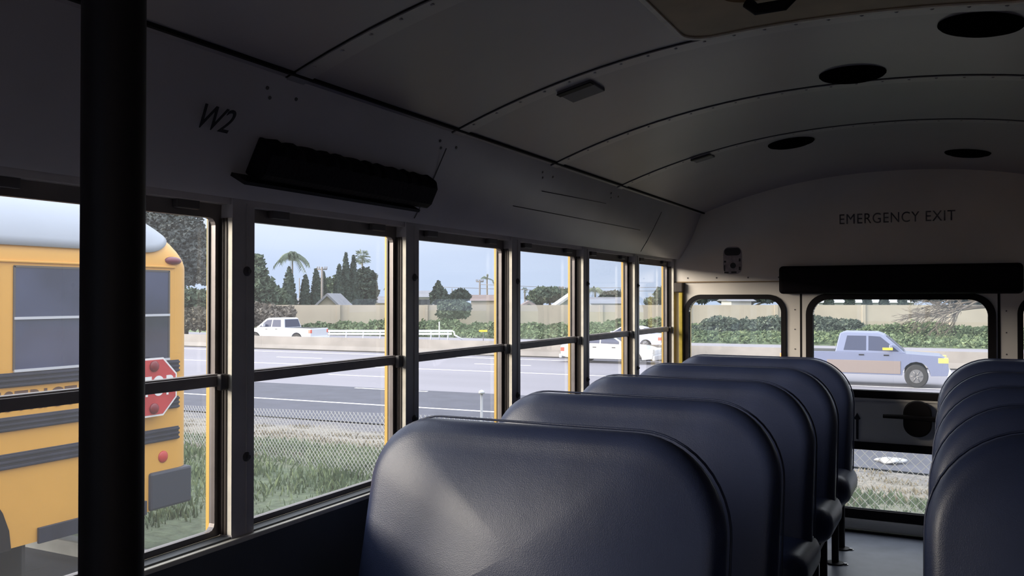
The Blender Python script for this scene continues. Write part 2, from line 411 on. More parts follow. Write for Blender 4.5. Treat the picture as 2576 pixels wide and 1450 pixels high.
# door
bm = BM()
holed(bm, -DX + .006, DX - .006, 0.012, 1.36, [(-.419, .433, .125, .448, .02), (-.419, .433, .768, 1.257, .085)], lambda a, b, d: Vector((a, YR + d, b)), -.004, .03)
dr = frame_part('door_1', bm, M['door'], None); tag(dr, 'cream rear emergency door with two windows', kind='structure')
bm = BM()
for s in (-1, 1): box(bm, s * DX - .006, s * DX + .006, YR - .003, YR + .004, 0, 1.355)
frame_part('door_gap', bm, M['black'], dr)
bm = BM(); ring_frame(bm, rrect(-.455, .469, .728, 1.290, (.115,) * 4), rrect(-.419, .433, .768, 1.257, (.085,) * 4), wy, -.016, .034)
frame_part('upper_gasket', bm, M['black'], dr, smooth=True, autosmooth=35)
bm = BM(); ring_frame(bm, rrect(-.455, .469, .075, .490, (.03,) * 4), rrect(-.419, .433, .125, .448, (.015,) * 4), wy, -.012, .034)
frame_part('lower_gasket', bm, M['black'], dr)
bm = BM(); box(bm, -.455, .469, YR - .016, YR - .004, .717, .727); box(bm, -.455, .469, YR - .012, YR - .004, .062, .0735)
frame_part('gasket_trim', bm, M['rear'], dr)
bm = BM(); prism(bm, rrect(-.424, .438, .764, 1.261, (.088,) * 4), wy, .012, .016); frame_part('upper_pane', bm, M['glassR'], dr)
bm = BM(); prism(bm, rrect(-.424, .438, .120, .453, (.02,) * 4), wy, .012, .016); frame_part('lower_pane', bm, M['glassR'], dr)
# door handle: round guard, bar
hx, hz = .105, .632
bm = BM(); prism(bm, rrect(hx - .068, hx + .068, hz - .094, hz + .094, (.066,) * 4), wy, -.05, -.004)
hd = frame_part('door_handle', bm, M['black'], dr, bevel=.006)
bm = BM(); tube(bm, [(hx - .165, YR - .055, hz + .008), (hx - .02, YR - .055, hz + .010), (hx + .10, YR - .055, hz + .004), (hx + .13, YR - .04, hz - .012)], [.010, .013, .014, .012], 10)
frame_part('handle_bar', bm, M['black'], hd)
bm = BM(); prism(bm, [(-.006, -.075), (.006, -.078), (.007, .028), (.017, .034), (0, .066), (-.017, .034), (-.006, .028)], lambda a, b, d: Vector((-.192 + a, YR + d, .578 + b)), -.007, -.004)
frame_part('arrow_marking', bm, M['letter'], dr)
# bottom kick strip
bm = BM(); box(bm, XL, XR, YR - .02, YR - .005, 0, .012)
tag(frame_part('trim_9', bm, M['blackm'], None), 'black threshold strip at the foot of the rear wall', kind='structure')
# yellow strip in the rear left corner
bm = BM(); box(bm, XL + .030, XL + .052, YR - .030, YR - .004, .62, 1.30)
yl = frame_part('trim_10', bm, M['yellow_dirty'], None, bevel=.004); tag(yl, 'faded yellow strip in the rear left corner', kind='structure')
bm = BM(); box(bm, XL + .004, XL + .056, YR - .04, YR - .002, 1.298, 1.356)
frame_part('trim_11', bm, M['channel'], None, bevel=.006)['kind'] = 'structure'
# front bulkhead with windscreen opening kept small to limit front light (behind the camera)
bm = BM(); box(bm, XL, XR, YF - .04, YF, -.06, .95); box(bm, XL, XR, YF - .04, YF, 1.50, 2.06); box(bm, XL, -.85, YF - .04, YF, .95, 1.50); box(bm, .85, XR, YF - .04, YF, .95, 1.50); box(bm, -.03, .03, YF - .04, YF, .95, 1.50)
fw = obj('wall_front', bm, M['post']); tag(fw, 'front bulkhead of the bus around the windscreen', kind='structure')
bm = BM(); box(bm, -.85, .85, YF - .022, YF - .018, .95, 1.50); obj('windscreen_pane', bm, M['glass'], fw)
# rear outer skin
bm = BM(); holed(bm, -1.27, -DX, -.45, 1.62, [(-1.117, -.589, .78, 1.258, .075)], wy, .034, .05); holed(bm, DX, 1.27, -.45, 1.62, [(.589, 1.117, .78, 1.258, .075)], wy, .034, .05)
frame_part('outer_skin', bm, M['yellow_edge'], rw)

bm = BM()
for (a, b) in (((1363, 481), (1524, 512)), ((1290, 518), (1610, 579))):
    p0 = at_x(*a, -1.115); p1 = at_x(*b, -1.115)
    for _ in range(4):
        xs = lambda z: -(1.128 + (1.56 - z) * .54) + .0
        p0 = at_x(*a, xs(p0.z)); p1 = at_x(*b, xs(p1.z))
    o_ = Vector((.001, 0, -.0006)); tube(bm, [p0 + o_, p1 + o_], .0014, 5)
obj('panel_crease', bm, M['alu_dark'], wl)
# ---- header pads, sticker, lettering, speakers, hatch
def rounded_bar(x0, x1, z0, z1, y0, y1, r):
    bm = BM(); box(bm, x0, x1, y0, y1, z0, z1); return bm
bm = BM(); box(bm, -.592, .588, YR - .075, YR - .0125, 1.288, 1.442)
hp = obj('header_pad', bm, M['blackpad'], bevel=.022, seg=4); tag(hp, 'long black padded cushion above the rear emergency door', 'header pad')
# side pad on the sloping panel above the second window
e_down = Vector((-.125, 0, -.23)).normalized(); nrm = Vector((.23, 0, -.125)).normalized()  # along the slope / out of the wall
pt = Vector((-1.071, 0, 1.665)) + e_down * .050
bm = BM(); N = 40; prof = [(-.004, .0), (.0, .036), (.018, .050), (.066, .052), (.084, .044), (.087, .0)]
for side in range(1):
    rings = []
    for i in range(N + 1):
        y = 1.462 + .700 * i / N; wob = .0022 * math.sin(i * 1.9) + .0012 * math.sin(i * 3.7)
        rings.append([bm.verts.new(Vector((0, y, 0)) + pt + e_down * (a + (wob if a < .03 else 0)) + nrm * b) for a, b in prof])
    for r0, r1 in zip(rings, rings[1:]):
        for k in range(len(prof)): bm.faces.new((r0[k], r0[(k + 1) % len(prof)], r1[(k + 1) % len(prof)], r1[k]))
    bm.faces.new(rings[0]); bm.faces.new(rings[-1][::-1])
bmesh.ops.recalc_face_normals(bm, faces=bm.faces)
sp = obj('header_pad', bm, M['blackpad'], bevel=.006); tag(sp, 'black padded bar on the sloping panel above the side window', 'header pad')
bm = BM()
P0 = pt + e_down * .089 + nrm * .002
for a, b, c, d in ((0, .006, 0, .048),):
    vs = [P0 + e_down * u + nrm * v + Vector((0, y, 0)) for y in (1.425, 2.12) for u, v in ((0, 0), (.008, 0), (.008, .046), (0, .046))]
    V = [bm.verts.new(v) for v in vs]
    for f in ((0, 1, 2, 3), (7, 6, 5, 4), (0, 4, 5, 1), (1, 5, 6, 2), (2, 6, 7, 3), (3, 7, 4, 0)): bm.faces.new([V[i] for i in f])
bmesh.ops.recalc_face_normals(bm, faces=bm.faces)
obj('mounting_strip', bm, M['blackm'], sp)
# W2
pw = at_x(545, 296, -1.073)
tw = text('panel_lettering', 'W2', .074, frame_mtx((-1.0825 + .003, pw.y, 1.632), (0, 1, 0), (.46, 0, .888)), M['letter'], wl, shear=.28, sx=.84, spacing=.95)
# sticker on the rear wall
bm = BM(); prism(bm, rrect(-.911, -.806, 1.402, 1.560, (.035,) * 4, n=5), wy, -.0135, -.0125)
stk = frame_part('warning_sticker', bm, mat('sticker_grey', (.30, .26, .28), .5, noise=.3, scale=30), None); tag(stk, 'worn dark sticker on the rear wall above the corner window', 'sticker')
bm = BM()
prism(bm, rrect(-.905, -.812, 1.510, 1.553, (.02,) * 4, n=4), wy, -.0145, -.0136)
disc(bm, (-.855, YR - .0136, 1.452), (0, -1, 0), .017, .001, 12)
for (a, b, c, d) in ((-.905, -.880, 1.408, 1.416), (-.865, -.835, 1.408, 1.418), (-.822, -.812, 1.425, 1.445), (-.907, -.895, 1.470, 1.480), (-.822, -.812, 1.475, 1.492), (-.907, -.900, 1.420, 1.455)):
    prism(bm, [(a, c), (b, c), (b, d), (a, d)], wy, -.0145, -.0136)
frame_part('sticker_print', bm, M['letter'], stk)
# round ceiling speakers
M['speaker'] = mat('speaker_black', (.004, .003, .004), .95, spec=0)
def speaker(x, y, label):
    z = ceil_z(x)
    sl = -(ceil_z(x + .01) - ceil_z(x - .01)) / .02
    e = empty('ceiling_speaker', (x, y, z)); tag(e, label, 'speaker', 'round black speakers in the bus ceiling')
    axis = Vector((-sl, 0, -1)).normalized()
    bm = BM(); tube(bm, [Vector((0, 0, .001)), axis * .005, axis * .010, axis * .012], [.095, .095, .090, .080], 32); obj('rim', bm, M['speaker'], e, smooth=True, autosmooth=40)
    bm = BM(); tube(bm, [axis * .0115, axis * .016, axis * .019], [.080, .070, .03], 32)
    obj('grille', bm, M['speaker'], e, smooth=True, autosmooth=40)
speaker(.33, 2.38, 'round black ceiling speaker nearest the roof hatch, largest in view')
speaker(0, 2.81, 'round black ceiling speaker at the middle of the ceiling, second largest')
speaker(-.34, 3.84, 'round black ceiling speaker over the left row of seats')
speaker(.335, 4.47, 'round black ceiling speaker nearest the rear wall, above the exit lettering')
# roof hatch frame between two ribs
hx0, hx1, hy0, hy1 = -.275, .39, 1.50, 2.165
e = empty('roof_hatch', (0, (hy0 + hy1) / 2, ceil_z(0) - .03)); tag(e, 'brown framed roof escape hatch with dark handle, in the ceiling', 'roof hatch')
OY = (hy0 + hy1) / 2; OZ = ceil_z(0) - .03
fnh = lambda a, b, d: Vector((a, b - OY, ceil_z(a) - OZ + d))
bm = BM(); ring_frame(bm, rrect(hx0 - .05, hx1 + .05, hy0, hy1, (.07,) * 4, n=6, straight=16), rrect(hx0 + .09, hx1 - .09, hy0 + .16, hy1 - .19, (.06,) * 4, n=6, straight=16), fnh, -.014, 0)
frame_part('hatch_frame', bm, M['hatch'], e)
bm = BM(); prism(bm, rrect(hx0 + .08, hx1 - .08, hy0 + .15, hy1 - .18, (.05,) * 4, n=6, straight=16), fnh, -.006, 0); frame_part('hatch_lid', bm, M['white'], e)
bm = BM(); ring_frame(bm, rrect(hx0 - .062, hx1 + .062, hy0 - .008, hy1 + .012, (.08,) * 4, n=6, straight=16), rrect(hx0 - .05, hx1 + .05, hy0, hy1, (.07,) * 4, n=6, straight=16), fnh, -.018, 0)
frame_part('hatch_rim', bm, M['cream'], e)
ph = at_z(1925, 2, 1.90)
bm = BM(); tube(bm, [fnh(ph.x - .05, 1.955, -.02), fnh(ph.x - .03, 1.955, -.04), fnh(ph.x + .03, 1.955, -.04), fnh(ph.x + .05, 1.955, -.02)], .013, 10); frame_part('hatch_handle', bm, M['black'], e)
# small riveted vent plate on the ceiling
def vent(px, py, s, label):
    p = at_z(px, py, 1.90)
    for _ in range(6): p = at_z(px, py, ceil_z(p.x) - .003)
    x, y = p.x, p.y; e = empty('ceiling_vent', (x, y, ceil_z(x))); tag(e, label, 'vent')
    f = lambda a, b, d: Vector((a, b, ceil_z(x + a) - ceil_z(x) + d))
    bm = BM(); prism(bm, [(-.05 * s, -.06 * s), (.05 * s, -.06 * s), (.05 * s, .06 * s), (-.05 * s, .06 * s)], f, -.009, 0); frame_part('plate', bm, mat('vent_grey', (.13, .12, .135), .6), e, bevel=.002)
    bm = BM(); prism(bm, [(-.05 * s, -.062 * s), (.052 * s, -.062 * s), (.052 * s, -.035 * s), (-.05 * s, -.035 * s)], f, -.012, -.0092); frame_part('slot', bm, M['black'], e)
    return e
vent(1462, 228, 1.0, 'small plate with a dark slot on the ceiling behind a rib')
vent(1768, 396, .8, 'small dark vent at the end of the rearmost ceiling rib')

# ---- stanchion pole close to the camera
bm = BM(); pp = at(284, 725, .43)
tube(bm, [(pp.x, pp.y, 0), (pp.x, pp.y, ceil_z(pp.x) - .002)], .0148, 28)
po = obj('stanchion_pole', bm, M['blackm'], smooth=True, autosmooth=40); tag(po, 'dark upright stanchion pole close to the camera', 'pole')
bm = BM(); disc(bm, (pp.x, pp.y, 0), (0, 0, 1), .035, .01, 20); obj('floor_flange', bm, M['blackm'], po)

# ---- bench seats
def outline_back(w, zt, zb, rt_in, rt_out):
    return lambda ins: rrect(-w / 2, w / 2, zb, zt, (.05, .05, rt_out, rt_in), ins, n=12, straight=6)
LEAN = .13
def bench(x0, x1, y, label, group, rin=.165, rout=.225, top=.950, legs=True):
    """x0,x1 width; y = front face at the top edge; seats face the camera (towards -y)"""
    w = x1 - x0; cx = (x0 + x1) / 2
    e = empty('bench_seat', (cx, y, 0)); tag(e, label, 'seat', group)
    zb = .36; T = .095
    out = outline_back(w, top, zb, rin, rout)
    def fn(a, b, d):
        t = max(0, (b - zb) / (top - zb))
        thick = 1.25 - .35 * t                        # thicker at the foot
        return Vector((a, d * thick + LEAN * (t - 1) + .05 , b))
    bk = obj('backrest', pad(out, T, .046, .045, .012, fn, (0, (zb + top) / 2 + .02)), M['vinyl'], e, smooth=True)
    # welt piping: front seam and rear seam
    for nm, d in (('rear_piping', T / 2 - .008),):
        P = [q for q in out(-.0005 if d > 0 else .001) if q[1] > .40]
        i0 = max(range(len(P)), key=lambda i: (P[i][1] < P[i - 1][1] - 1e-9, 0)) if False else 0
        P.sort(key=lambda q: math.atan2(q[1] - .40, q[0]))
        bm = BM(); tube(bm, [fn(q[0], q[1], d) for q in P], .0030, 8); obj(nm, bm, M['vinyl'], bk, smooth=True)
    outc = lambda ins: rrect(-w / 2 - .01, w / 2 + .02, -.40, .02, (.09, .09, .03, .03), ins, n=8, straight=5)
    cu = obj('seat_cushion', pad(outc, .150, .066, .012, .012, lambda a, b, d: Vector((a, b, .345 - d * (1 + .0 * a) - .10 * (b) * .25)), (0, -.19)), M['vinyl'], e, smooth=True)
    bm = BM(); box(bm, -w / 2 + .03, w / 2 - .03, -.36, .02, .245, .270)
    obj('seat_frame', bm, M['blackm'], e, bevel=.006)
    ax = w / 2 - .055 if x1 < 0.1 else -w / 2 + .055      # aisle side
    wx = -ax
    for lx in (ax, wx):
        for ly in (-.30, -.03):
            bm = BM(); tube(bm, [(lx, ly, .255), (lx, ly, .0)], .0165, 12)
            lg = obj('leg', bm, M['blackm'], e, smooth=True, autosmooth=40)
            bm = BM(); tube(bm, [(lx, ly, 0), (lx, ly, .006), (lx, ly, .010)], [.040, .040, .022], 16); obj('foot_plate', bm, M['blackm'], lg, smooth=True, autosmooth=30)
            bm = BM(); disc(bm, (lx + .045, ly, 0), (0, 0, 1), .009, .008, 6); disc(bm, (lx + .045, ly, 0), (0, 0, 1), .014, .003, 12); obj('foot_bolt', bm, M['chrome'], lg)
    return e
LW = ['nearest the camera', 'second from the camera', 'third, middle of its row', 'fourth, one before the last', 'last, against the rear wall']
LSY = [1.93 + .70 * k for k in range(5)]
for k, y in enumerate(LSY):
    bench(-1.125, -.18, y, 'navy vinyl bench seat in the window row, ' + LW[k], 'bench seats along the left windows')
RSY = [2.22, 2.76, 3.34, 4.02, 4.79]
for k, y in enumerate(RSY):
    bench(.205, 1.14, y, 'navy vinyl bench seat across the aisle at right, ' + LW[k], 'bench seats right of the aisle', rin=.24, rout=.15, top=.967)

# ================================================================== OUTSIDE
GZ, RZ = -.90, -2.03                                # ground by the bus, freeway surface
u = Vector((.9991, .043, 0)).normalized(); v = Vector((-u.y, u.x, 0))   # along / across the freeway
O = Vector((CAM.x, CAM.y, 0))
def uv(a, b, z): p = O + u * a + v * b; p.z = z; return p
def sheet(bm, a0, a1, b0, b1, z, th=.02, mi=0):
    fn = lambda a, b, d: uv(a, b, d); prism(bm, [(a0, b0), (a1, b0), (a1, b1), (a0, b1)], fn, z - th, z, mi)
def mpt(px, py, zw): return at_z(px, py, zw)

M['asph'] = mat('dark_asphalt', (.075, .078, .105), .85, noise=.12, scale=1.3, bump=.2, bscale=120)
M['conc'] = mat('concrete_lanes', (.25, .24, .275), .85, noise=.10, scale=.25, stretch=(.15, 1, 1))
M['lot'] = mat('parking_asphalt', (.045, .05, .075), .85, noise=.2, scale=2)
M['curb'] = mat('curb_concrete', (.20, .21, .21), .8, noise=.15, scale=5)
M['line'] = mat('lane_paint', (.85, .85, .88), .6)
M['barrier'] = mat('barrier_concrete', (.28, .26, .245), .85, noise=.14, scale=.8, col2=None)
M['soundwall'] = mat('cream_block_wall', (.44, .39, .325), .9, noise=.06, scale=.5)
M['soil'] = mat('dry_soil', (.21, .19, .15), .95, noise=.35, scale=2.2, bump=.5, bscale=12)

# parking lot, curb
bm = BM(); box(bm, -40, 30, -30, 4.92, GZ - .1, GZ)
tag(obj('parking_lot', bm, M['lot']), 'dark asphalt where the buses park', kind='structure')
bm = BM(); box(bm, -40, 30, 4.92, 5.07, GZ - .1, GZ + .12)
tag(obj('curb', bm, M['curb'], bevel=.02), 'pale concrete curb behind the parked buses', kind='structure')
# verge: profile over v
def edge_v(a): return 19.4 if a < -8 else max(15.5, 19.4 - .155 * (a + 8))
def verge_z(b, a=-20):
    t = min(max((b - 8.5) / (edge_v(a) - 9.2), 0), 1); t = t * t * (3 - 2 * t) * .6 + t * .4
    return GZ + .06 + (RZ + .0 - GZ - .06) * t
def ground_mat():
    m = bpy.data.materials.new('verge_soil_and_grass'); m.use_nodes = True; nt = m.node_tree; b = nt.nodes['Principled BSDF']; b.inputs['Roughness'].default_value = .95
    tc = nt.nodes.new('ShaderNodeTexCoord'); sep = nt.nodes.new('ShaderNodeSeparateXYZ'); nt.links.new(tc.outputs['Object'], sep.inputs[0])
    n = nt.nodes.new('ShaderNodeTexNoise'); n.inputs['Scale'].default_value = .55; n.inputs['Detail'].default_value = 5; nt.links.new(tc.outputs['Object'], n.inputs['Vector'])
    add = nt.nodes.new('ShaderNodeMath'); add.operation = 'MULTIPLY_ADD'; add.inputs[1].default_value = 5.0
    nt.links.new(n.outputs['Fac'], add.inputs[0]); nt.links.new(sep.outputs['Y'], add.inputs[2])
    mr = nt.nodes.new('ShaderNodeMapRange'); mr.inputs['From Min'].default_value = 5.0; mr.inputs['From Max'].default_value = 23.0; nt.links.new(add.outputs[0], mr.inputs['Value'])
    cr = nt.nodes.new('ShaderNodeValToRGB'); el = cr.color_ramp.elements
    el[0].position = .0; el[0].color = (.09, .115, .055, 1); el[1].position = 1; el[1].color = (.12, .115, .13, 1)
    for p, c in ((.16, (.10, .125, .075)), (.30, (.09, .12, .07)), (.42, (.19, .18, .13)), (.62, (.25, .22, .175)), (.80, (.23, .21, .18)), (.86, (.13, .125, .14))):
        x = el.new(p); x.color = (*c, 1)
    nt.links.new(mr.outputs[0], cr.inputs['Fac'])
    n2 = nt.nodes.new('ShaderNodeTexNoise'); n2.inputs['Scale'].default_value = 9; n2.inputs['Detail'].default_value = 8; nt.links.new(tc.outputs['Object'], n2.inputs['Vector'])
    mx = nt.nodes.new('ShaderNodeMix'); mx.data_type = 'RGBA'; mx.blend_type = 'OVERLAY'; mx.inputs['Factor'].default_value = .75
    nt.links.new(cr.outputs['Color'], mx.inputs['A']); nt.links.new(n2.outputs['Fac'], mx.inputs['B']); nt.links.new(mx.outputs['Result'], b.inputs['Base Color'])
    bp = nt.nodes.new('ShaderNodeBump'); bp.inputs['Strength'].default_value = .8; bp.inputs['Distance'].default_value = .08; nt.links.new(n2.outputs['Fac'], bp.inputs['Height']); nt.links.new(bp.outputs['Normal'], b.inputs['Normal'])
    return m
bm = BM(); NB, NA = 60, 90; rows = []
for j in range(NB + 1):
    rows.append([])
    for i in range(NA + 1):
        a = -45 + 75 * i / NA
        b = 4.2 + (edge_v(a) - 4.2) * j / NB
        p = uv(a, b, verge_z(b, a) + (.03 * math.sin(a * 2.1 + b) * math.sin(b * 1.7 + a * .6) if b < edge_v(a) - .9 else 0))
        if p.y < 5.05: p.y = 5.05
        rows[-1].append(bm.verts.new(p))
for r0, r1 in zip(rows, rows[1:]):
    for i in range(NA): bm.faces.new((r0[i], r0[i + 1], r1[i + 1], r1[i]))
tag(obj('verge_ground', bm, ground_mat(), smooth=True), 'brown and green roadside bank', kind='structure')
# freeway
bm = BM(); prism(bm, [(-160, 27), (-160, 19.2), (-8, 19.2), (17, 15.3), (60, 15.3), (60, 27)], lambda a, b, d: uv(a, b, d), RZ - .1, RZ, 0); sheet(bm, -160, 60, 27.0, 44.2, RZ, .1, 1); sheet(bm, -160, 60, 44.2, 64, RZ, .1, 1)
fwy = obj('freeway_road', bm, [M['asph'], M['conc']]); tag(fwy, 'wide grey freeway lanes', kind='structure')
def lane(a0, a1, b, w=.12): 
    bm = BM(); sheet(bm, a0, a1, b - w / 2, b + w / 2, RZ + .006, .008); obj('lane_line', bm, M['line'], fwy)
lane(-160, 60, 22.75, .13)
for k in range(-8, 5): lane(.0 + 12.2 * k - 6.0, 12.2 * k - 3.0, 26.7, .13)
for k in range(-8, 5): lane(2 + 12.2 * k, 5.0 + 12.2 * k, 30.9, .13)
lane(-160, 60, 35.0, .13)
for k in range(-8, 5): lane(5 + 12.2 * k, 8 + 12.2 * k, 38.8, .13)
lane(-160, 60, 42.6, .15)
# median barrier
bm = BM(); prism(bm, [(-.30, 0), (.30, 0), (.27, .08), (.13, .30), (.08, .81), (-.08, .81), (-.13, .30), (-.27, .08)], lambda a, b, d: uv(d, 44.8 + a, RZ + b), -160, 60)
bmesh.ops.recalc_face_normals(bm, faces=bm.faces)
br = obj('median_barrier', bm, M['barrier']); tag(br, 'long low concrete barrier dividing the freeway', 'barrier')
bm = BM(); prism(bm, [(-.55, 0), (.55, 0), (.55, .05), (-.55, .05)], lambda a, b, d: uv(d, 44.8 + a, RZ + b), -160, 60)
obj('barrier_base', bm, M['tire'], br)

# far bank and sound wall (about 80 m away, square to our view)
def L(a, dep, z): p = CAM + RT * a + Vector((FW.x, FW.y, 0)).normalized() * dep; p.z = z; return p
ZW0, ZW1 = -1.9, CAM.z - .72
bm = BM(); prism(bm, [(80, ZW0 - .5), (80.25, ZW0 - .5), (80.25, ZW1), (80, ZW1)], lambda a, b, d: L(d, a, b), -24.0, 75)
for k in range(-3, 9): prism(bm, [(79.9, ZW0), (80.0, ZW0), (80.0, ZW1 + .02), (79.9, ZW1 + .02)], lambda a, b, d: L(d, a, b), k * 8.0, k * 8.0 + .3)
bmesh.ops.recalc_face_normals(bm, faces=bm.faces)
tag(obj('boundary_wall', bm, M['soundwall']), 'long cream block wall beyond the freeway', 'wall')
M['bank'] = mat('ivy_bank_soil', (.13, .17, .09), .95, noise=.3, scale=.8)
bm = BM()
P = [(-220, 64), (60, 50.0), (140, 50), (140, 190), (-220, 190)]
V = []
g = BM(); NA, NB = 60, 22
rows = []
for j in range(NB + 1):
    rows.append([])
    for i in range(NA + 1):
        a = -130 + 230 * i / NA
        b0 = 63.0; b1 = 150
        t = j / NB; b = b0 + (b1 - b0) * t * t
        z = RZ + min(1, t * t * (b1 - b0) / 12) * .35
        rows[-1].append(g.verts.new(uv(a, b, z + .01 * j)))
for r0, r1 in zip(rows, rows[1:]):
    for i in range(NA): g.faces.new((r0[i], r0[i + 1], r1[i + 1], r1[i]))
tag(obj('far_ground', g, M['bank'], smooth=True), 'ground beyond the freeway', kind='structure')

# ---- foliage
def leaf_mat(name, c1, c2): return mat(name, c1, .8, col2=c2, scale=.9, spec=.2)
M['cyp'] = leaf_mat('cypress_green', (.035, .055, .05), (.07, .095, .075))
M['tree'] = leaf_mat('tree_green', (.06, .09, .07), (.14, .18, .12))
M['euc'] = leaf_mat('eucalyptus_grey_green', (.06, .075, .075), (.15, .165, .16))
M['ivy'] = leaf_mat('ivy_green', (.10, .15, .08), (.24, .30, .17))
M['hedge'] = leaf_mat('hedge_green', (.08, .11, .09), (.18, .215, .165))
M['palm'] = leaf_mat('palm_green', (.10, .13, .10), (.20, .24, .18))
M['bark'] = mat('bark', (.14, .12, .10), .9, noise=.3, scale=3)
def leaves(fn, n, s, seed):
    """fn(rnd) -> point; n triangles of size s"""
    r = random.Random(seed); V = []; Fc = []
    for i in range(n):
        p = fn(r)
        a = Vector((r.gauss(0, 1), r.gauss(0, 1), r.gauss(0, 1))).normalized(); b = a.orthogonal(); c = a.cross(b)
        k = len(V); q = s * r.uniform(.6, 1.3)
        V += [p + a * q, p - a * q * .4 + b * q * .5, p - a * q * .5 - b * q * .45, p - a * q * .2 + c * q * .5]
        Fc += [(k, k + 1, k + 2), (k, k + 2, k + 3)]
    return V, Fc
def core(bm, fn, nu=14, nv=12):
    rings = [[bm.verts.new(fn(i / nu * 2 * math.pi, j / nv)) for i in range(nu)] for j in range(nv + 1)]
    for a, b in zip(rings, rings[1:]):
        for i in range(nu): bm.faces.new((a[i], a[(i + 1) % nu], b[(i + 1) % nu], b[i]))
def merge_pydata(bm, VF):
    vs = [bm.verts.new(p) for p in VF[0]]
    for f in VF[1]: bm.faces.new([vs[i] for i in f])
def cypress(px, ytop, hw, dep, label, ybase=790, seed=1):
    base = at(px, ybase, dep); top = at(px, ytop, dep); w = hw / F * dep; H = top.z - base.z
    e = empty('cypress_tree', (base.x, base.y, base.z)); tag(e, label, 'tree', 'pointed cypress trees beyond the wall')
    prof = lambda t: w * min(1, .55 + 2.2 * t) * (1 - t) ** .62 * 1.15
    bm = BM(); core(bm, lambda a, t: Vector((prof(t) * .82 * math.cos(a), prof(t) * .82 * math.sin(a), H * t * .97)))
    def f(r): t = r.random() ** 1.3; a = r.uniform(0, 2 * math.pi); q = prof(t) * r.uniform(.75, 1.02); return Vector((q * math.cos(a), q * math.sin(a), H * t))
    merge_pydata(bm, leaves(f, 700, .20, seed)); obj('foliage', bm, M['cyp'], e)
    bm = BM(); tube(bm, [(0, 0, -.8), (0, 0, .3)], .12, 8); obj('trunk', bm, M['bark'], e)
def round_tree(name, blobs, dep, label, m, ybase=800, trunk_px=None, n=1500, s=.28, seed=3, cat='tree', group=None, dens=1.0):
    """blobs: (px, py, rx_px, ry_px)"""
    x0 = trunk_px if trunk_px else sum(b[0] for b in blobs) / len(blobs)
    base = at(x0, ybase, dep); e = empty(name, base); tag(e, label, cat, group)
    C3 = []
    for (px, py, rx, ry) in blobs:
        c = at(px, py, dep) - base; C3.append((c, rx / F * dep, ry / F * dep))
    tot = sum(a * b for _, a, b in C3); bm = BM()
    r0 = random.Random(seed)
    for (c, rx, ry) in C3:
        ph = [r0.uniform(0, 6) for _ in range(4)]
        core(bm, lambda a, t, c=c, rx=rx, ry=ry: c + Vector((rx * .62 * math.sin(math.pi * t) * math.cos(a) * (1 + .12 * math.sin(3 * a + ph[0])), rx * .5 * math.sin(math.pi * t) * math.sin(a), -ry * .68 * math.cos(math.pi * t))))
        k = int(1.5 * n * rx * ry / tot)
        def f(r, c=c, rx=rx, ry=ry):
            d = Vector((r.gauss(0, 1), r.gauss(0, 1), r.gauss(0, 1))).normalized(); q = r.uniform(.70, 1.10) * (1 + .16 * math.sin(d.x * 7 + ph[1]) * math.sin(d.z * 6 + ph[2]))
            return c + Vector((d.x * rx * q, d.y * rx * .85 * q, d.z * ry * q))
        merge_pydata(bm, leaves(f, k, s, r0.randint(0, 9999)))
    obj('foliage', bm, m, e)
    if ybase:
        bm = BM(); hi = max(C3, key=lambda q: q[2])
        tube(bm, [Vector((0, 0, -1.0)), Vector((0, 0, .3 * hi[0].z)), hi[0]], [.22, .18, .08], 8)
        for (c, rx, ry) in C3[:4]: tube(bm, [Vector((0, 0, .25 * hi[0].z)), c * .6 + Vector((0, 0, .1)), c], [.13, .09, .04], 6)
        obj('trunk', bm, M['bark'], e)
    return e
def palm(px, ycrown, spread, dep, label, ybase=790, nf=14, drop=.5, fan=False, tw=.12, seed=1, up=.5):
    base = at(px, ybase, dep); top = at(px, ycrown, dep); H = top.z - base.z; Ls = spread / F * dep
    e = empty('palm_tree', base); tag(e, label, 'palm tree', 'palm trees beyond the wall')
    bm = BM(); tube(bm, [(0, 0, -1), (0.04, 0, H * .5), (0, 0, H)], [tw * 1.3, tw, tw * .8], 8); obj('trunk', bm, M['bark'], e)
    r = random.Random(seed); bm = BM()
    for i in range(nf):
        a = 2 * math.pi * i / nf + r.uniform(-.15, .15); el = r.uniform(-.2, 1.0) * up + .25
        d = Vector((math.cos(a), math.sin(a), 0)); pts = []
        LL = Ls * r.uniform(.85, 1.05)
        if fan: el = r.uniform(-.75, 1.45)
        for k in range(8):
            t = k / 7; x = LL * t * math.cos(el) ; z = LL * (t * math.sin(el) - drop * t * t)
            pts.append(Vector((0, 0, H)) + d * x + Vector((0, 0, z)))
        tube(bm, pts, [.03 * (1 - .8 * k / 7) for k in range(8)], 4)
        side = Vector((-d.y, d.x, 0))
        if fan:
            for k in range(11):
                b = (k - 5) * .27; ax_ = (pts[5] - pts[4]).normalized(); tip = pts[4] + (ax_ * math.cos(b) + side * math.sin(b)) * LL * .5 + Vector((0, 0, -.10 * LL * abs(b)))
                vs = [bm.verts.new(pts[4]), bm.verts.new(tip), bm.verts.new(pts[4] * .45 + tip * .55 + Vector((0, 0, .07)) + side * .06)]; bm.faces.new(vs)
        else:
            for k in range(1, 8):
                for h in (0, .5):
                    q = pts[k - 1].lerp(pts[k], h); 
                    for s_ in (-1, 1):
                        tip = q + side * s_ * LL * .22 * (1 - .4 * k / 8) + Vector((0, 0, -LL * .26)) + d * LL * .07
                        bm.faces.new([bm.verts.new(q), bm.verts.new(tip), bm.verts.new(q + (d * .07 + Vector((0, 0, -.02))) * LL)])
    obj('fronds', bm, M['palm'], e)
    return e

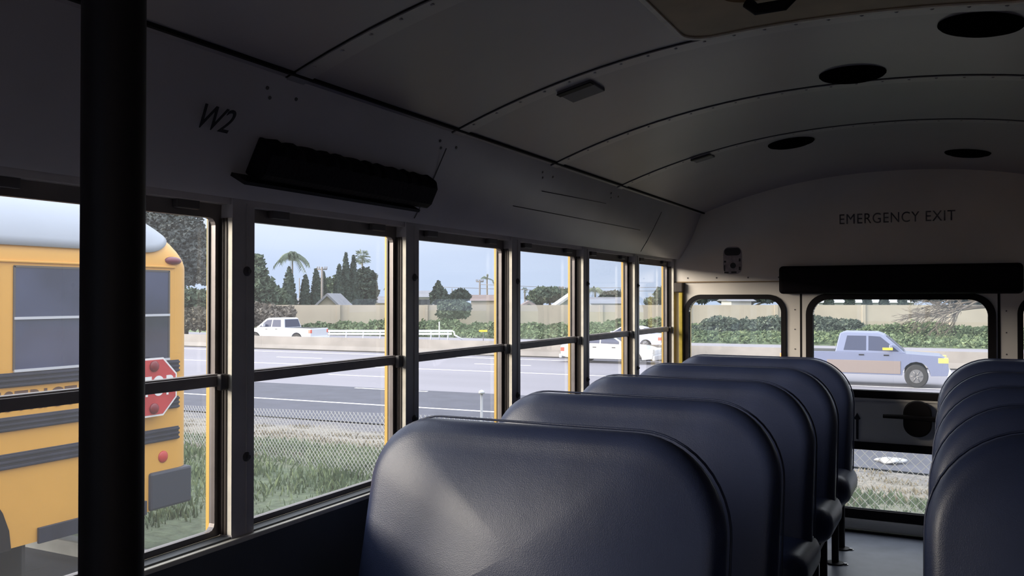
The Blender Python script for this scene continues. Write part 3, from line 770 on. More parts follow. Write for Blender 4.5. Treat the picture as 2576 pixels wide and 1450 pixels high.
CYP = [(727, 672, 22, 'leftmost dark cypress, standing under the drooping palm'), (768, 692, 17, 'short dark cypress between the palm and the pole'),
       (795, 676, 17, 'dark cypress left of the wooden pole'), (813, 684, 13, 'slim dark cypress right behind the wooden pole'),
       (853, 666, 18, 'lower left cypress of the tall cluster of three'), (870, 637, 17, 'tallest middle cypress of the cluster of three'),
       (889, 643, 16, 'right cypress of the cluster beside the fan palm')]
for i, (px, yt, hw, lb) in enumerate(CYP): cypress(px, yt, hw, 96 + i * .7, lb, seed=i + 5)
palm(735, 645, 50, 99.5, 'tall drooping feather palm above the leftmost cypress', nf=34, drop=.95, seed=2, up=1.3, tw=.09)
palm(911, 648, 24, 113, 'small round headed fan palm above the broad dark tree', nf=30, drop=.25, fan=True, seed=4, up=1.8)
palm(985, 716, 26, 92, 'half hidden feather palm at the second window edge', nf=12, drop=.8, seed=5, up=.8)
palm(1225, 700, 17, 120, 'small upright palm beside the utility pole', nf=9, drop=.3, seed=6, up=1.5)
palm(1245, 716, 14, 118, 'smaller palm right of the upright palm', nf=8, drop=.2, seed=7, up=1.6)
palm(1320, 730, 11, 120, 'tiny palm above the gabled roof', nf=10, drop=.6, fan=True, seed=8, up=1.0)
palm(1497, 728, 32, 110, 'wide arching palm over the long grey roof', nf=16, drop=.8, seed=9, up=1.0)
palm(1560, 742, 18, 108, 'spiky low palm at the right end of the grey roof', nf=10, drop=.1, seed=10, up=1.7)
round_tree('broad_tree', [(918, 708, 28, 32), (905, 745, 26, 30), (928, 738, 22, 32), (900, 765, 25, 15)], 106, 'broad dark round tree right of the cypress cluster', M['cyp'], n=2200, s=.30, seed=11)
round_tree('leafy_tree', [(645, 668, 20, 26), (640, 700, 36, 30), (655, 728, 40, 30), (668, 750, 36, 24), (635, 760, 40, 30)], 82, 'loose green tree at the left edge of the second window', M['tree'], n=2600, s=.30, seed=12)
round_tree('shrub', [(700, 738, 16, 12), (712, 752, 16, 14), (690, 760, 22, 16)], 90, 'low shrub between the green tree and the first cypress', M['tree'], n=600, s=.25, seed=13, cat='shrub')
round_tree('shrub', [(850, 705, 12, 12), (838, 730, 16, 20), (826, 715, 9, 14)], 108, 'bushy tree behind the cypress cluster', M['tree'], n=700, s=.3, seed=14, cat='tree')
round_tree('oleander', [(680, 800, 55, 20), (640, 790, 35, 26), (720, 785, 26, 14), (664, 780, 36, 14)], 76, 'dry brownish shrub before the wall above the white pickup', mat('dry_shrub', (.14, .12, .10), .9, col2=(.28, .25, .21), scale=1), n=1300, s=.22, seed=15, cat='shrub')
round_tree('conifer_tree', [(1105, 748, 22, 20), (1103, 733, 12, 14), (1102, 722, 5, 14)], 92, 'dark pointed tree beside the white house', M['cyp'], n=1100, s=.26, seed=16)
round_tree('leafy_tree', [(1158, 742, 22, 13), (1150, 750, 20, 12), (1172, 747, 12, 9)], 94, 'low dark tree between the white house and the brown roof', M['cyp'], n=800, s=.26, seed=17)
round_tree('leafy_tree', [(1142, 775, 42, 18), (1130, 790, 30, 14), (1160, 788, 22, 12)], 77.6, 'dark green bush hanging over the cream wall', M['tree'], n=1300, s=.22, seed=18, cat='bush')
round_tree('leafy_tree', [(1375, 742, 38, 18), (1350, 752, 24, 14), (1410, 748, 26, 15), (1425, 738, 14, 10)], 100, 'wide dark tree left of the white gable', M['tree'], n=1700, s=.30, seed=19)
round_tree('leafy_tree', [(1540, 748, 30, 14), (1575, 744, 18, 10)], 106, 'dark tree behind the long grey roof', M['cyp'], n=800, s=.28, seed=20)
round_tree('leafy_tree', [(1665, 745, 18, 20), (1640, 760, 16, 10), (1690, 740, 18, 24)], 90, 'dark tree seen in the last side window', M['tree'], n=900, s=.28, seed=21)
round_tree('dry_bush', [(490, 806, 50, 24), (430, 800, 50, 28), (540, 800, 40, 22), (590, 805, 40, 22), (500, 788, 30, 16)], 73, 'dry brownish bush under the eucalyptus in the first window', mat('dry_bush_leaf', (.15, .14, .11), .9, col2=(.27, .25, .20), scale=1), n=1800, s=.2, seed=24, cat='shrub')
# big eucalyptus behind the yellow bus
round_tree('eucalyptus_tree', [(455, 590, 62, 50), (400, 555, 50, 45), (490, 640, 40, 42), (430, 660, 55, 40), (370, 620, 60, 60), (515, 690, 22, 25), (475, 700, 22, 18), (300, 600, 90, 70), (440, 620, 50, 50)], 66,
           'large grey green eucalyptus rising behind the yellow bus', M['euc'], ybase=830, trunk_px=400, n=13000, s=.20, seed=22)
round_tree('shrub', [(480, 750, 40, 22), (520, 755, 30, 22), (440, 750, 40, 25), (500, 775, 40, 20), (400, 760, 50, 25)], 74, 'dark green shrubs under the eucalyptus', M['tree'], n=2200, s=.26, seed=23, cat='shrub', ybase=830)
for i, (px, yt) in enumerate([(2085, 752), (2137, 752), (2181, 752), (2224, 751), (2270, 750)]):
    cypress(px, yt - 38, 13, 90, 'clipped cypress tip above the wall in the door window, ' + ['leftmost', 'second from the left', 'middle one of five', 'fourth from the left', 'rightmost'][i], seed=40 + i)
round_tree('leafy_tree', [(1770, 738, 45, 22), (1830, 735, 40, 22), (1920, 736, 50, 24), (1960, 735, 30, 22)], 93, 'blurred dark trees above the wall in the rear corner window', M['cyp'], n=2200, s=.3, seed=30)
round_tree('leafy_tree', [(2370, 735, 60, 24), (2440, 740, 60, 26), (2500, 735, 60, 28), (2310, 742, 30, 16)], 96, 'grey green tree above the wall at the right of the door window', M['euc'], n=2200, s=.3, seed=31)

# hedge / ivy along the far verge: each bush is a thing
HB = [  # px, top y, half width px, depth, height px
    (880, 812, 60, 77), (960, 806, 45, 77), (1000, 812, 40, 77), (1085, 808, 42, 76), (1130, 806, 40, 76), (1215, 814, 45, 76), (1270, 816, 40, 76), (800, 814, 50, 77),
    (1340, 815, 45, 75), (1410, 816, 45, 75), (1500, 814, 45, 74), (1560, 806, 45, 74), (1640, 802, 50, 73)]
wd = ['far left', 'behind the white guardrail', 'left of the post', 'beside the barrier bend', 'under the hanging bush', 'behind the yellow marker', 'right of the yellow marker', 'behind the white pickup tail',
      'in the fourth window', 'at the edge of the fourth window', 'in the fifth window', 'rising in the fifth window', 'in the sixth window']
for i, (px, yt, hw, dep) in enumerate(HB):
    round_tree('ivy_bush', [(px, (yt + 850) / 2, hw, (850 - yt) / 2), (px - hw * .5, yt + 20, hw * .6, 14), (px + hw * .5, yt + 18, hw * .6, 12)], dep, 'low green ivy mound before the cream wall, ' + wd[i], M['ivy'], ybase=None, n=900, s=.22, seed=60 + i, cat='bush', group='ivy mounds along the far verge') if False else \
    round_tree('ivy_bush', [(px, (yt + 852) / 2, hw, (852 - yt) / 2), (px - hw * .5, yt + 22, hw * .6, 14), (px + hw * .5, yt + 20, hw * .6, 12)], dep, 'low green ivy mound before the cream wall, ' + wd[i], M['ivy'], ybase=850, n=1000, s=.22, seed=60 + i, cat='bush', group='ivy mounds along the far verge')
RB = [(1745, 822, 50, 30, 70, 'dark leafy bush at the left of the rear corner window'), (1812, 800, 52, 44, 70, 'tall dark bush in the middle of the rear corner window'), (1885, 806, 48, 40, 70, 'dark bush before the seam of the rear corner window'),
      (1945, 798, 48, 46, 70, 'dark leafy bush at the right of the rear corner window'), (2050, 798, 62, 46, 69, 'dark bush at the left of the door window'), (2125, 806, 50, 42, 69, 'dark bush behind the silver pickup cab')]
for i, (px, yt, hw, hh, dep, lb) in enumerate(RB):
    round_tree('leafy_bush', [(px, yt + hh, hw, hh), (px - 22, yt + 14, 24, 13), (px + 20, yt + 12, 24, 12)], dep, lb, M['hedge'], ybase=880, n=1500, s=.20, seed=80 + i, cat='bush', group='bushes before the wall in the rear windows')
GB = [(2230, 818, 70, 34, 66, 'pale green mound behind the silver pickup roof'), (2320, 812, 60, 38, 65, 'pale green mound above the pickup bonnet'), (2400, 822, 70, 36, 64, 'pale green mound right of the pickup headlamp'), (2480, 824, 60, 36, 63, 'pale green mound at the right end of the door window'),
      (1740, 832, 60, 32, 66, 'low green mound at the left bottom of the rear corner window'), (1820, 838, 70, 30, 66, 'low green mound above the rearmost seat'), (1910, 838, 60, 30, 66, 'low green mound left of the orange tail lamp'), (2010, 842, 60, 30, 65, 'low green mound at the door edge'), (2110, 842, 60, 30, 64, 'low green mound behind the pickup bed')]
for i, (px, yt, hw, hh, dep, lb) in enumerate(GB):
    round_tree('ivy_bush', [(px, yt + hh, hw, hh), (px - 30, yt + 16, 30, 13), (px + 28, yt + 14, 30, 12)], dep, lb, M['ivy'], ybase=890, n=1300, s=.20, seed=100 + i, cat='bush', group='green mounds in the rear windows')

# ground ivy over the far bank
def gi(r):
    la = r.uniform(-24, 50); d0 = (63.0 - .409 * la) / .9125; d1 = min(78.6, d0 + 17)
    if d1 < d0 + .5: d1 = d0 + .5
    dd_ = d0 + (d1 - d0) * r.random(); p = L(la, min(dd_, 79.2), RZ + .05 + .32 * r.random() + max(0, dd_ - d0) * .035)
    return p
tag(obj('ground_ivy', leaves(gi, 26000, .22, 77), M['ivy']), 'low green ivy covering the far bank', 'ground cover', kind='stuff')
# bare branched tree to the right, reaching into the door window
base = at(2560, 850, 60); e = empty('bare_tree', base); tag(e, 'bare branched tree reaching into the door window from the right', 'tree')
bm = BM(); rb = random.Random(5)
def grow(p, d, l, r, depth):
    pts = [p]; q = p.copy(); dd = d.copy()
    for k in range(4):
        dd = (dd + Vector((rb.uniform(-.25, .25), rb.uniform(-.25, .25), rb.uniform(-.22, .20)))).normalized(); q = q + dd * l / 4; pts.append(q.copy())
    tube(bm, pts, [r, r * .9, r * .8, r * .7, r * .6], 6 if depth < 3 else 4)
    if depth < 5:
        for k in range(3 if depth < 4 else 2):
            nd = (dd + RT * rb.uniform(-.7, .25) + Vector((rb.uniform(-.3, .3), rb.uniform(-.3, .3), rb.uniform(-.65, .45)))).normalized()
            grow(pts[rb.choice((2, 3, 4))], nd, l * .68, r * .58, depth + 1)
tube(bm, [Vector((0, 0, -1)), Vector((-.1, 0, 1.5)), Vector((-.3, 0, 2.6))], [.3, .24, .2], 8)
for k in range(3): grow(Vector((-.3, 0, 2.2)), (RT * (-1.0) + Vector((0, 0, .0 + .16 * k))).normalized(), 3.1, .15, 0)
obj('branches', bm, M['bark'], e)

# ---- houses beyond the wall
M['hwr'] = mat('house_white_roof', (.42, .43, .46), .7); M['hw'] = mat('house_white', (.50, .51, .53), .7); M['hg'] = mat('house_grey_roof', (.20, .205, .235), .8, noise=.1, scale=1)
M['hb'] = mat('house_brown_roof', (.20, .15, .14), .85, noise=.15, scale=1); M['ht'] = mat('house_tan_wall', (.55, .47, .40), .8); M['win'] = mat('house_window_glass', (.08, .09, .11), .15)
def house(x0, x1, yeave, yridge, dep, wall, roof, label, gable=False, depthm=8, ww=0):
    a = at(x0, 790, dep); b = at(x1, 790, dep); w = (b - a).length; ze = at(x0, yeave, dep).z; zr = at(x0, yridge, dep).z; zb = -2.0
    e = empty('house', ((a.x + b.x) / 2, (a.y + b.y) / 2, zb), YAW); tag(e, label, 'house')
    bm = BM(); box(bm, -w / 2, w / 2, 0, depthm, 0, ze - zb); obj('wall', bm, wall, e)
    bm = BM(); h0, h1 = ze - zb, zr - zb; o_ = .4
    if gable: P = [(-w / 2 - o_, h0 - .15), (0, h1), (w / 2 + o_, h0 - .15), (w / 2 + o_, h0 - .4), (0, h1 - .28), (-w / 2 - o_, h0 - .4)]; prism(bm, P, lambda p, q, d: Vector((p, d, q)), -.5, depthm + .4); 
    else: P = [(-o_, h0), (depthm / 2, h1), (depthm + o_, h0)]; prism(bm, P, lambda p, q, d: Vector((d, p, q)), -w / 2 - o_, w / 2 + o_)
    bmesh.ops.recalc_face_normals(bm, faces=bm.faces); obj('roof', bm, roof, e)
    if gable:
        bm = BM(); prism(bm, [(-w / 2, h0 - .02), (w / 2, h0 - .02), (0, h1 - .25)], lambda p, q, d: Vector((p, d, q)), 0, .2); bmesh.ops.recalc_face_normals(bm, faces=bm.faces); obj('gable_wall', bm, wall, e)
    for k in range(ww):
        x = -w / 2 + w * (k + .5) / ww; bm = BM(); box(bm, x - .45, x + .45, -.03, .02, h0 - 1.1, h0 - .25); obj('window', bm, M['win'], e)
house(1040, 1085, 748, 731, 95, M['hw'], M['hg'], 'white house with a dark grey roof left of the pointed tree', ww=3)
house(1185, 1265, 757, 742, 98, M['ht'], M['hb'], 'house with a long reddish brown roof under the small palms')
house(1311, 1350, 770, 757, 88, M['ht'], M['hb'], 'small brown gable peeping over the wall', gable=True)
house(1396, 1490, 772, 736, 89, M['hw'], M['hwr'], 'pale house with a large white gable', gable=True)
house(1486, 1566, 764, 748, 96, M['ht'], M['hg'], 'long low house with a flat grey roof')
house(800, 850, 768, 738, 86, M['ht'], M['hg'], 'grey gabled roof between the cypresses', gable=True, depthm=6)
house(895, 985, 763, 746, 110, M['ht'], M['hg'], 'low brown grey roof right of the round tree')
house(710, 790, 765, 750, 114, M['ht'], M['hg'], 'dim grey roof behind the leftmost cypresses')
house(1840, 1890, 758, 748, 83, M['hw'], M['hg'], 'pale house part above the wall in the rear corner window', depthm=4)
house(2060, 2300, 762, 735, 100, M['hw'], M['hwr'], 'pale building behind the clipped cypress tips')

# ---- utility poles and wires
M['wood'] = mat('pole_wood', (.20, .18, .17), .9)
def upole(px, ytop, dep, label, arm=0, th=.14):
    b = at(px, 800, dep); t = at(px, ytop, dep); e = empty('utility_pole', b); tag(e, label, 'utility pole', 'utility poles beyond the wall')
    bm = BM(); tube(bm, [(0, 0, -1.5), (0, 0, t.z - b.z)], [th, th * .8], 8); obj('post', bm, M['wood'], e)
    if arm:
        w = arm / F * dep; bm = BM(); h = t.z - b.z - .25
        tube(bm, [RT * -w + Vector((0, 0, h)), RT * w + Vector((0, 0, h))], .07, 6)
        for s in (-1, -.6, .6, 1): tube(bm, [RT * w * s + Vector((0, 0, h)), RT * w * s + Vector((0, 0, h + .3))], .05, 6)
        obj('crossarm', bm, M['wood'], e)
    return t
t1 = upole(810, 672, 93, 'wooden utility pole with crossarm among the cypresses', 12)
t2 = upole(1207, 704, 112, 'utility pole with crossarm left of the small palms', 9)
upole(753, 700, 110, 'thin bare pole between the two left cypresses', 0, .07)
upole(1137, 726, 110, 'thin pole between the low dark trees', 0, .07)
upole(1412, 722, 112, 'thin pole above the wide dark tree', 5, .09)
def wire(pa, pb, dep, label, sag=4):
    bm = BM(); pts = [at(pa[0] + (pb[0] - pa[0]) * t / 10, pa[1] + (pb[1] - pa[1]) * t / 10 + sag * (1 - (t / 5 - 1) ** 2), dep) for t in range(11)]
    tube(bm, pts, .028, 4); tag(obj('power_line', bm, M['wood']), label, 'power line')
wire((1207, 716), (1700, 722), 111.9, 'upper sagging overhead wire right of the utility pole', 5)
wire((1100, 722), (1700, 732), 113, 'lower overhead wire above the roofs', 4)
wire((1400, 640), (1720, 716), 112.5, 'thin wire sloping down across the last side windows', 6) if False else None

# ---- guardrail on the far verge
pA = at(800, 833, 66); pB = at(1140, 833, 66)
e = empty('guardrail', (pA.x, pA.y, RZ)); tag(e, 'white steel guardrail with posts beyond the barrier', 'guardrail')
d = (pB - pA); d.z = 0; Lg = d.length; d.normalize(); zt = pA.z - RZ
def gp(s, z, o=0): return d * s + Vector((0, 0, z)) + Vector((-d.y, d.x, 0)) * o
for zz, nm in ((zt, 'top_rail'), (zt - .22, 'lower_rail')):
    bm = BM(); prism(bm, [(-.03, -.08), (.03, -.04), (-.02, 0), (.03, .04), (-.03, .08), (-.05, .08), (-.05, -.08)], lambda a, b, s: gp(s, zz + b, a), -3.5, Lg - .1); bmesh.ops.recalc_face_normals(bm, faces=bm.faces); obj(nm, bm, M['white'], e)
s = -3
while s < Lg - .2:
    bm = BM(); f = [gp(s, 0, .05), gp(s, zt, .05)]; tube(bm, f, .055, 6); obj('post', bm, M['white'], e); s += 1.28
bm = BM(); tube(bm, [gp(Lg - .1, zt), gp(Lg + .05, zt - .06), gp(Lg + .1, zt - .3), gp(Lg + .7, .1)], .06, 6); obj('end_piece', bm, M['white'], e)
bm = BM(); a = at(1215, 833, 66); prism(bm, [(-.30, -.07), (.32, -.07), (.32, .07), (-.30, .07)], lambda p, q, dd: a + RT * p + Vector((0, 0, q)) + v * dd, 0, .03)
ym = obj('road_marker', bm, mat('marker_yellow', (.95, .62, .03), .5)); tag(ym, 'small yellow reflector plate right of the guardrail end', 'road marker')
bm = BM(); tube(bm, [a + v * .06 + Vector((0, 0, -.02)), Vector((a.x, a.y, RZ)) + v * .06], .03, 6); obj('stake', bm, M['wood'], ym)
a = at(1105, 810, 68); bm = BM(); tube(bm, [a, (a.x, a.y, RZ)], .05, 6); tag(obj('marker_post', bm, M['white']), 'thin white post standing behind the guardrail', 'post')

# ---- vehicles
M['vwhite'] = mat('car_white', (.62, .64, .69), .3, coat=.5); M['vsilver'] = mat('pickup_silver_blue', (.20, .23, .36), .35, metal=.3, coat=.4)
M['vlow'] = mat('pickup_tan_lower', (.27, .225, .215), .4, metal=.2); M['vglass'] = mat('car_glass', (.06, .07, .12), .35, spec=.12)
M['tail'] = mat('tail_lamp', (.75, .12, .08), .3); M['tail_on'] = mat('tail_lamp_lit', (.9, .25, .08), .3, emit=(1, .22, .05), es=1.0)
M['head_on'] = mat('headlamp_lit', (.3, .25, .05), .3, emit=(1, .80, .22), es=.9); M['amber'] = mat('amber_glow', (1, .7, .05), .3, emit=(1, .62, .02), es=1.2)
M['head'] = mat('headlamp_clear', (.75, .78, .82), .15)
def arch(x, r, z0, n=8): return [(x + r * math.cos(math.pi * (1 - i / n)), z0 + r * math.sin(math.pi * (1 - i / n))) for i in range(n + 1)]
def vehicle(name, loc, ang, kind, body, label, cat, lower=None, headon=False, tailm=None, mirror=None, sc=1.0, cs=0.0):
    """local +x is the front; y=0 is the middle; z=0 the road"""
    e = empty(name, loc, ang); tag(e, label, cat); e.scale = (1, 1, sc)
    pick = kind == 'pickup'
    L2 = 2.9 if pick else 2.4; W = .98 if pick else .9; wr_ = .40 if pick else .33; fx, rx = (1.85, -1.72) if pick else (1.45, -1.40)
    zb = .42 if pick else .22
    if pick:
        prof = [(-L2, zb + .1)] + [(rx - wr_ - .08, zb)] + arch(rx, wr_ + .07, zb) + [(rx + wr_ + .09, zb)] + [(fx - wr_ - .09, zb)] + arch(fx, wr_ + .07, zb) + [(fx + wr_ + .08, zb), (L2 - .04, zb + .02), (L2, .62), (L2 - .02, .98), (L2 - .25, 1.10), (1.35, 1.17), (.95, 1.18), (-.72, 1.18), (-L2 + .02, 1.17), (-L2, 1.1)]
        cab = [(x + cs, z) for x, z in [(-.92, 1.17), (1.52, 1.16), (.78, 1.78), (.55, 1.86), (-.60, 1.87), (-.76, 1.82)]]
    else:
        prof = [(-L2 + .05, zb + .1)] + [(rx - wr_ - .08, zb)] + arch(rx, wr_ + .06, zb) + [(rx + wr_ + .08, zb), (fx - wr_ - .08, zb)] + arch(fx, wr_ + .06, zb) + [(fx + wr_ + .08, zb), (L2 - .05, zb + .05), (L2, .5), (L2 - .06, .68), (L2 - .5, .83), (1.0, .93), (.0, .95), (-1.6, .97), (-L2 + .1, .95), (-L2, .80), (-L2, .5)]
        cab = [(-1.75, .95), (1.05, .92), (.35, 1.36), (.05, 1.43), (-.75, 1.43), (-1.15, 1.34)]
    bm = BM(); fn = lambda a, b, d_: Vector((a, d_, b)); prism(bm, prof, fn, -W, W); bmesh.ops.recalc_face_normals(bm, faces=bm.faces)
    bd = obj('body', bm, body, e, bevel=.05, seg=3)
    bm = BM(); A = [bm.verts.new((x, -W * (1 - .0) + (.03 + .20 * (z - cab[0][1]) / .7), z)) for x, z in cab]; B = [bm.verts.new((x, W - (.03 + .20 * (z - cab[0][1]) / .7), z)) for x, z in cab]
    k = len(cab)
    for i in range(k): bm.faces.new((A[i], A[(i + 1) % k], B[(i + 1) % k], B[i]))
    bm.faces.new(A[::-1]); bm.faces.new(B); bmesh.ops.recalc_face_normals(bm, faces=bm.faces)
    obj('cabin', bm, body, e, bevel=.03, seg=3)
    # side glass on both sides
    zc0 = cab[0][1]
    def sg(x, z, s, o=.008): return Vector((x, s * (W - (.03 + .20 * (z - zc0) / .7) + o), z))
    for s in (-1, 1):
        if pick: wins = [[(x + cs, z) for x, z in w] for w in [[(-.62, 1.24), (.16, 1.24), (.16, 1.74), (-.50, 1.74)], [(.24, 1.24), (1.28, 1.22), (.64, 1.72), (.24, 1.74)]]]
        else: wins = [[(-1.45, .99), (-.35, .99), (-.35, 1.36), (-.95, 1.33)], [(-.28, .99), (.88, .96), (.25, 1.34), (-.28, 1.36)]]
        for w in wins:
            bm = BM(); q = [bm.verts.new(sg(x, z, s)) for x, z in w] + [bm.verts.new(sg(x, z, s, -.02)) for x, z in w]
            bm.faces.new(q[:4]); bm.faces.new(q[4:][::-1])
            for i in range(4): bm.faces.new((q[i], q[(i + 1) % 4], q[4 + (i + 1) % 4], q[4 + i]))
            bmesh.ops.recalc_face_normals(bm, faces=bm.faces); obj('side_window', bm, M['vglass'], e)
    for (i0, i1, nm) in ((1, 2, 'windscreen'), (len(cab) - 1, 0, 'rear_window')):
        (xa, za), (xb, zb_) = cab[i0], cab[i1]
        P = []
        for t, ww in ((.1, .9), (.92, .9)):
            x, z = xa + (xb - xa) * t, za + (zb_ - za) * t; hw = (W - (.03 + .20 * (z - zc0) / .7)) * ww; P += [Vector((x, -hw, z)), Vector((x, hw, z))]
        nn = (P[2] - P[0]).cross(P[1] - P[0]).normalized(); 
        if nn.x * (1 if nm == 'windscreen' else -1) < 0: nn = -nn
        bm = BM(); q = [bm.verts.new(p + nn * .012) for p in (P[0], P[1], P[3], P[2])] + [bm.verts.new(p - nn * .02) for p in (P[0], P[1], P[3], P[2])]
        bm.faces.new(q[:4]); bm.faces.new(q[4:][::-1])
        for i in range(4): bm.faces.new((q[i], q[(i + 1) % 4], q[4 + (i + 1) % 4], q[4 + i]))
        bmesh.ops.recalc_face_normals(bm, faces=bm.faces); obj(nm, bm, M['vglass'], e)
    if pick:
        bm = BM(); box(bm, -L2 + .10, -.80, -W + .10, W - .10, 1.171, 1.185); obj('bed_liner', bm, M['tire'], e)
        if lower:
            for s in (-1, 1):
                bm = BM(); a_, b_ = sorted((s * W, s * (W + .018))); box(bm, rx + .52, fx - .52, a_, b_, .46, .90); box(bm, -L2 + .05, rx - .52, a_, b_, .46, .90); obj('lower_trim', bm, lower, e, bevel=.01)
    for x in (fx, rx):
        for s in (-1, 1):
            y0_, y1_ = sorted((s * (W - .24), s * (W - .02)))
            bm = BM(); tube(bm, [(x, y0_, wr_), (x, y0_ + .03, wr_), (x, y1_ - .03, wr_), (x, y1_, wr_)], [wr_ * .9, wr_, wr_, wr_ * .9], 24); wh = obj('wheel', bm, M['tire'], e, smooth=True, autosmooth=35)
            bm = BM(); yy = y1_ if s > 0 else y0_; disc(bm, (x, yy, wr_), (0, s, 0), wr_ * .58, .012, 18)
            for q in range(6): a_ = q * math.pi / 3; tube(bm, [Vector((x, yy + s * .018, wr_)), Vector((x + .2 * math.cos(a_), yy + s * .018, wr_ + .2 * math.sin(a_)))], .02, 5)
            obj('hubcap', bm, M['hub'], wh)
    zl = .95 if pick else .66
    for s in (-1, 1):
        bm = BM(); a_, b_ = sorted((s * (W - .30), s * (W + .008))); box(bm, L2 - .34, L2 - .005, a_, b_, zl - .09, zl + .09); obj('headlamp', bm, M['head_on'] if headon else M['head'], e, bevel=.02)
        bm = BM(); a_, b_ = sorted((s * (W - .16), s * (W + .01))); box(bm, -L2 - .008, -L2 + .20, a_, b_, zl - .10, zl + .14 if pick else zl + .10); obj('tail_lamp', bm, tailm or M['tail'], e, bevel=.02)
        bm = BM(); a_, b_ = sorted((s * (W - .02), s * (W + .22))); zz = 1.36 if pick else 1.0; xm = .95 if pick else .75; box(bm, xm, xm + .12, a_, b_, zz - .08, zz + .10); mm = obj('wing_mirror', bm, body, e, bevel=.02)
        if mirror: 
            bm = BM(); a_, b_ = sorted((s * (W + .22), s * (W + .235))); box(bm, xm - .22, xm + .12, a_, b_, zz - .08, zz - .0); box(bm, xm - .12, xm + .12, a_ - .03 if s < 0 else a_ - .1, b_ + (.1 if s < 0 else .03), zz - .07, zz - .01); obj('mirror_amber_block', bm, mirror, mm)  # glowing amber blocks added on the wing mirror
        bm = BM(); a_, b_ = sorted((s * W, s * (W + .02)))
        for hx_ in ((.0, .85) if pick else (-.6, .4)): box(bm, hx_ - .09, hx_ + .09, a_, b_, zl + .12, zl + .16)
        obj('door_handle', bm, M['blackm'], e)
    bm = BM(); box(bm, L2 - .06, L2 + .08, -W + .02, W - .02, zb - .02, zb + .22); obj('front_bumper', bm, M['head'] if pick else body, e, bevel=.03)
    bm = BM(); box(bm, -L2 - .10, -L2 + .06, -W + .02, W - .02, zb, zb + .2); obj('rear_bumper', bm, M['head'] if pick else body, e, bevel=.03)
    return e
ang_r = math.atan2(u.y, u.x); 
def on_road(px, py, zz=RZ): p = at_z(px, py, zz); return p
# silver pickup behind the bus (faces right)
p = at_z(2170, 966, RZ); p.z = RZ
vehicle('pickup_truck', p, ang_r, 'pickup', M['vsilver'], 'silver blue pickup with lit headlamp, seen through the door window', 'pickup truck', lower=M['vlow'], headon=True, tailm=M['tail_on'], mirror=M['amber'], sc=1.07)
p = at_z(1538, 912, RZ); p.z = RZ
vehicle('sedan_car', p, ang_r, 'sedan', M['vwhite'], 'white sedan driving right behind the fifth side window', 'car')
q = at(1668, 842, 56); q = Vector((q.x, q.y, RZ)) - u * 2.3
vehicle('hatchback_car', q, ang_r + math.pi, 'sedan', mat('car_pale_violet', (.62, .62, .80), .3, coat=.4), 'pale car driving left beyond the barrier in the last side window', 'car')
q = at(805, 840, 60); q = Vector((q.x, q.y, RZ)) - u * 2.95
vehicle('pickup_truck', q, ang_r + math.pi, 'pickup', M['vwhite'], 'white pickup beyond the barrier at the left of the second window', 'pickup truck', cs=.25)

# ---- chain-link fence behind the bus
M['wire'] = mat('galvanised_wire', (.38, .39, .41), .5, metal=.2)
A = Vector((.26 + -.32 * math.cos(YAW) - 9.2 * math.sin(YAW), -.32 * math.sin(YAW) + 9.2 * math.cos(YAW), 0))
B = Vector((.26 + 2.84 * math.cos(YAW) - 6.5 * math.sin(YAW), 2.84 * math.sin(YAW) + 6.5 * math.cos(YAW), 0))
fd = (B - A).normalized(); fn_ = Vector((-fd.y, fd.x, 0))
e = empty('chain_link_fence', (A.x, A.y, GZ)); tag(e, 'low chain link wire fence between the buses and the freeway', 'fence')
H = 1.12; cell = .0725; FS = .06; FT = -H - .02 - GZ; s0, s1 = -9.2, 6.5
bm = BM(); r_ = .0017
import itertools
def strand(a, b, bend):
    t = (b - a).normalized(); n_ = fn_ * r_; m_ = t.cross(fn_) * r_
    V_ = [bm.verts.new(p + o_) for p in (a, b) for o_ in (n_ + m_, n_ - m_, -n_ - m_, -n_ + m_)]
    for i in range(4): bm.faces.new((V_[i], V_[(i + 1) % 4], V_[4 + (i + 1) % 4], V_[4 + i]))
nx = int((s1 - s0) / cell)
for i in range(-int(H / cell) - 1, nx + 1):
    for sg_ in (1, -1):
        a_s = s0 + i * cell; b_s = a_s + H
        if sg_ < 0: a_s, b_s = b_s, a_s
        z0_, z1_ = .03, .03 + H
        # clip
        sa, sb = a_s, b_s; za_, zb2 = z0_, z1_
        if min(sa, sb) < s0:
            t = (s0 - min(sa, sb)) / H
            if sa < sb: za_ = z0_ + H * t; sa = s0
            else: zb2 = z1_ - H * t; sb = s0
        if max(sa, sb) > s1:
            t = (max(sa, sb) - s1) / H
            if sa < sb: zb2 = z1_ - H * t; sb = s1
            else: za_ = z0_ + H * t; sa = s1
        strand(fd * sa + Vector((0, 0, za_ + FT + FS * sa)) + fn_ * .002 * sg_, fd * sb + Vector((0, 0, zb2 + FT + FS * sb)) + fn_ * .002 * sg_, 0)
obj('wire_mesh', bm, M['wire'], e)
for z in (.05,):
    bm = BM(); tube(bm, [fd * s0 + Vector((0, 0, z + FT + FS * s0)), fd * s1 + Vector((0, 0, z + FT + FS * s1))], .0025, 5); obj('tension_wire', bm, M['wire'], e)
for s in (-9.0, -4.6, 0.0, 5.4):
    zt_ = 1.195 if s == 0 else H + FT + FS * s + .03
    bm = BM(); tube(bm, [fd * s + Vector((0, 0, -.4)), fd * s + Vector((0, 0, zt_ - .036))], .014, 10)
    pst = obj('fence_post', bm, M['wire'], e, smooth=True)
    bm = BM(); tube(bm, [fd * s + Vector((0, 0, zt_ - .040)), fd * s + Vector((0, 0, zt_ - .025)), fd * s + Vector((0, 0, zt_ - .01)), fd * s + Vector((0, 0, zt_))], [.032, .034, .026, .006], 12); obj('post_cap', bm, M['silverbar'], pst, smooth=True)
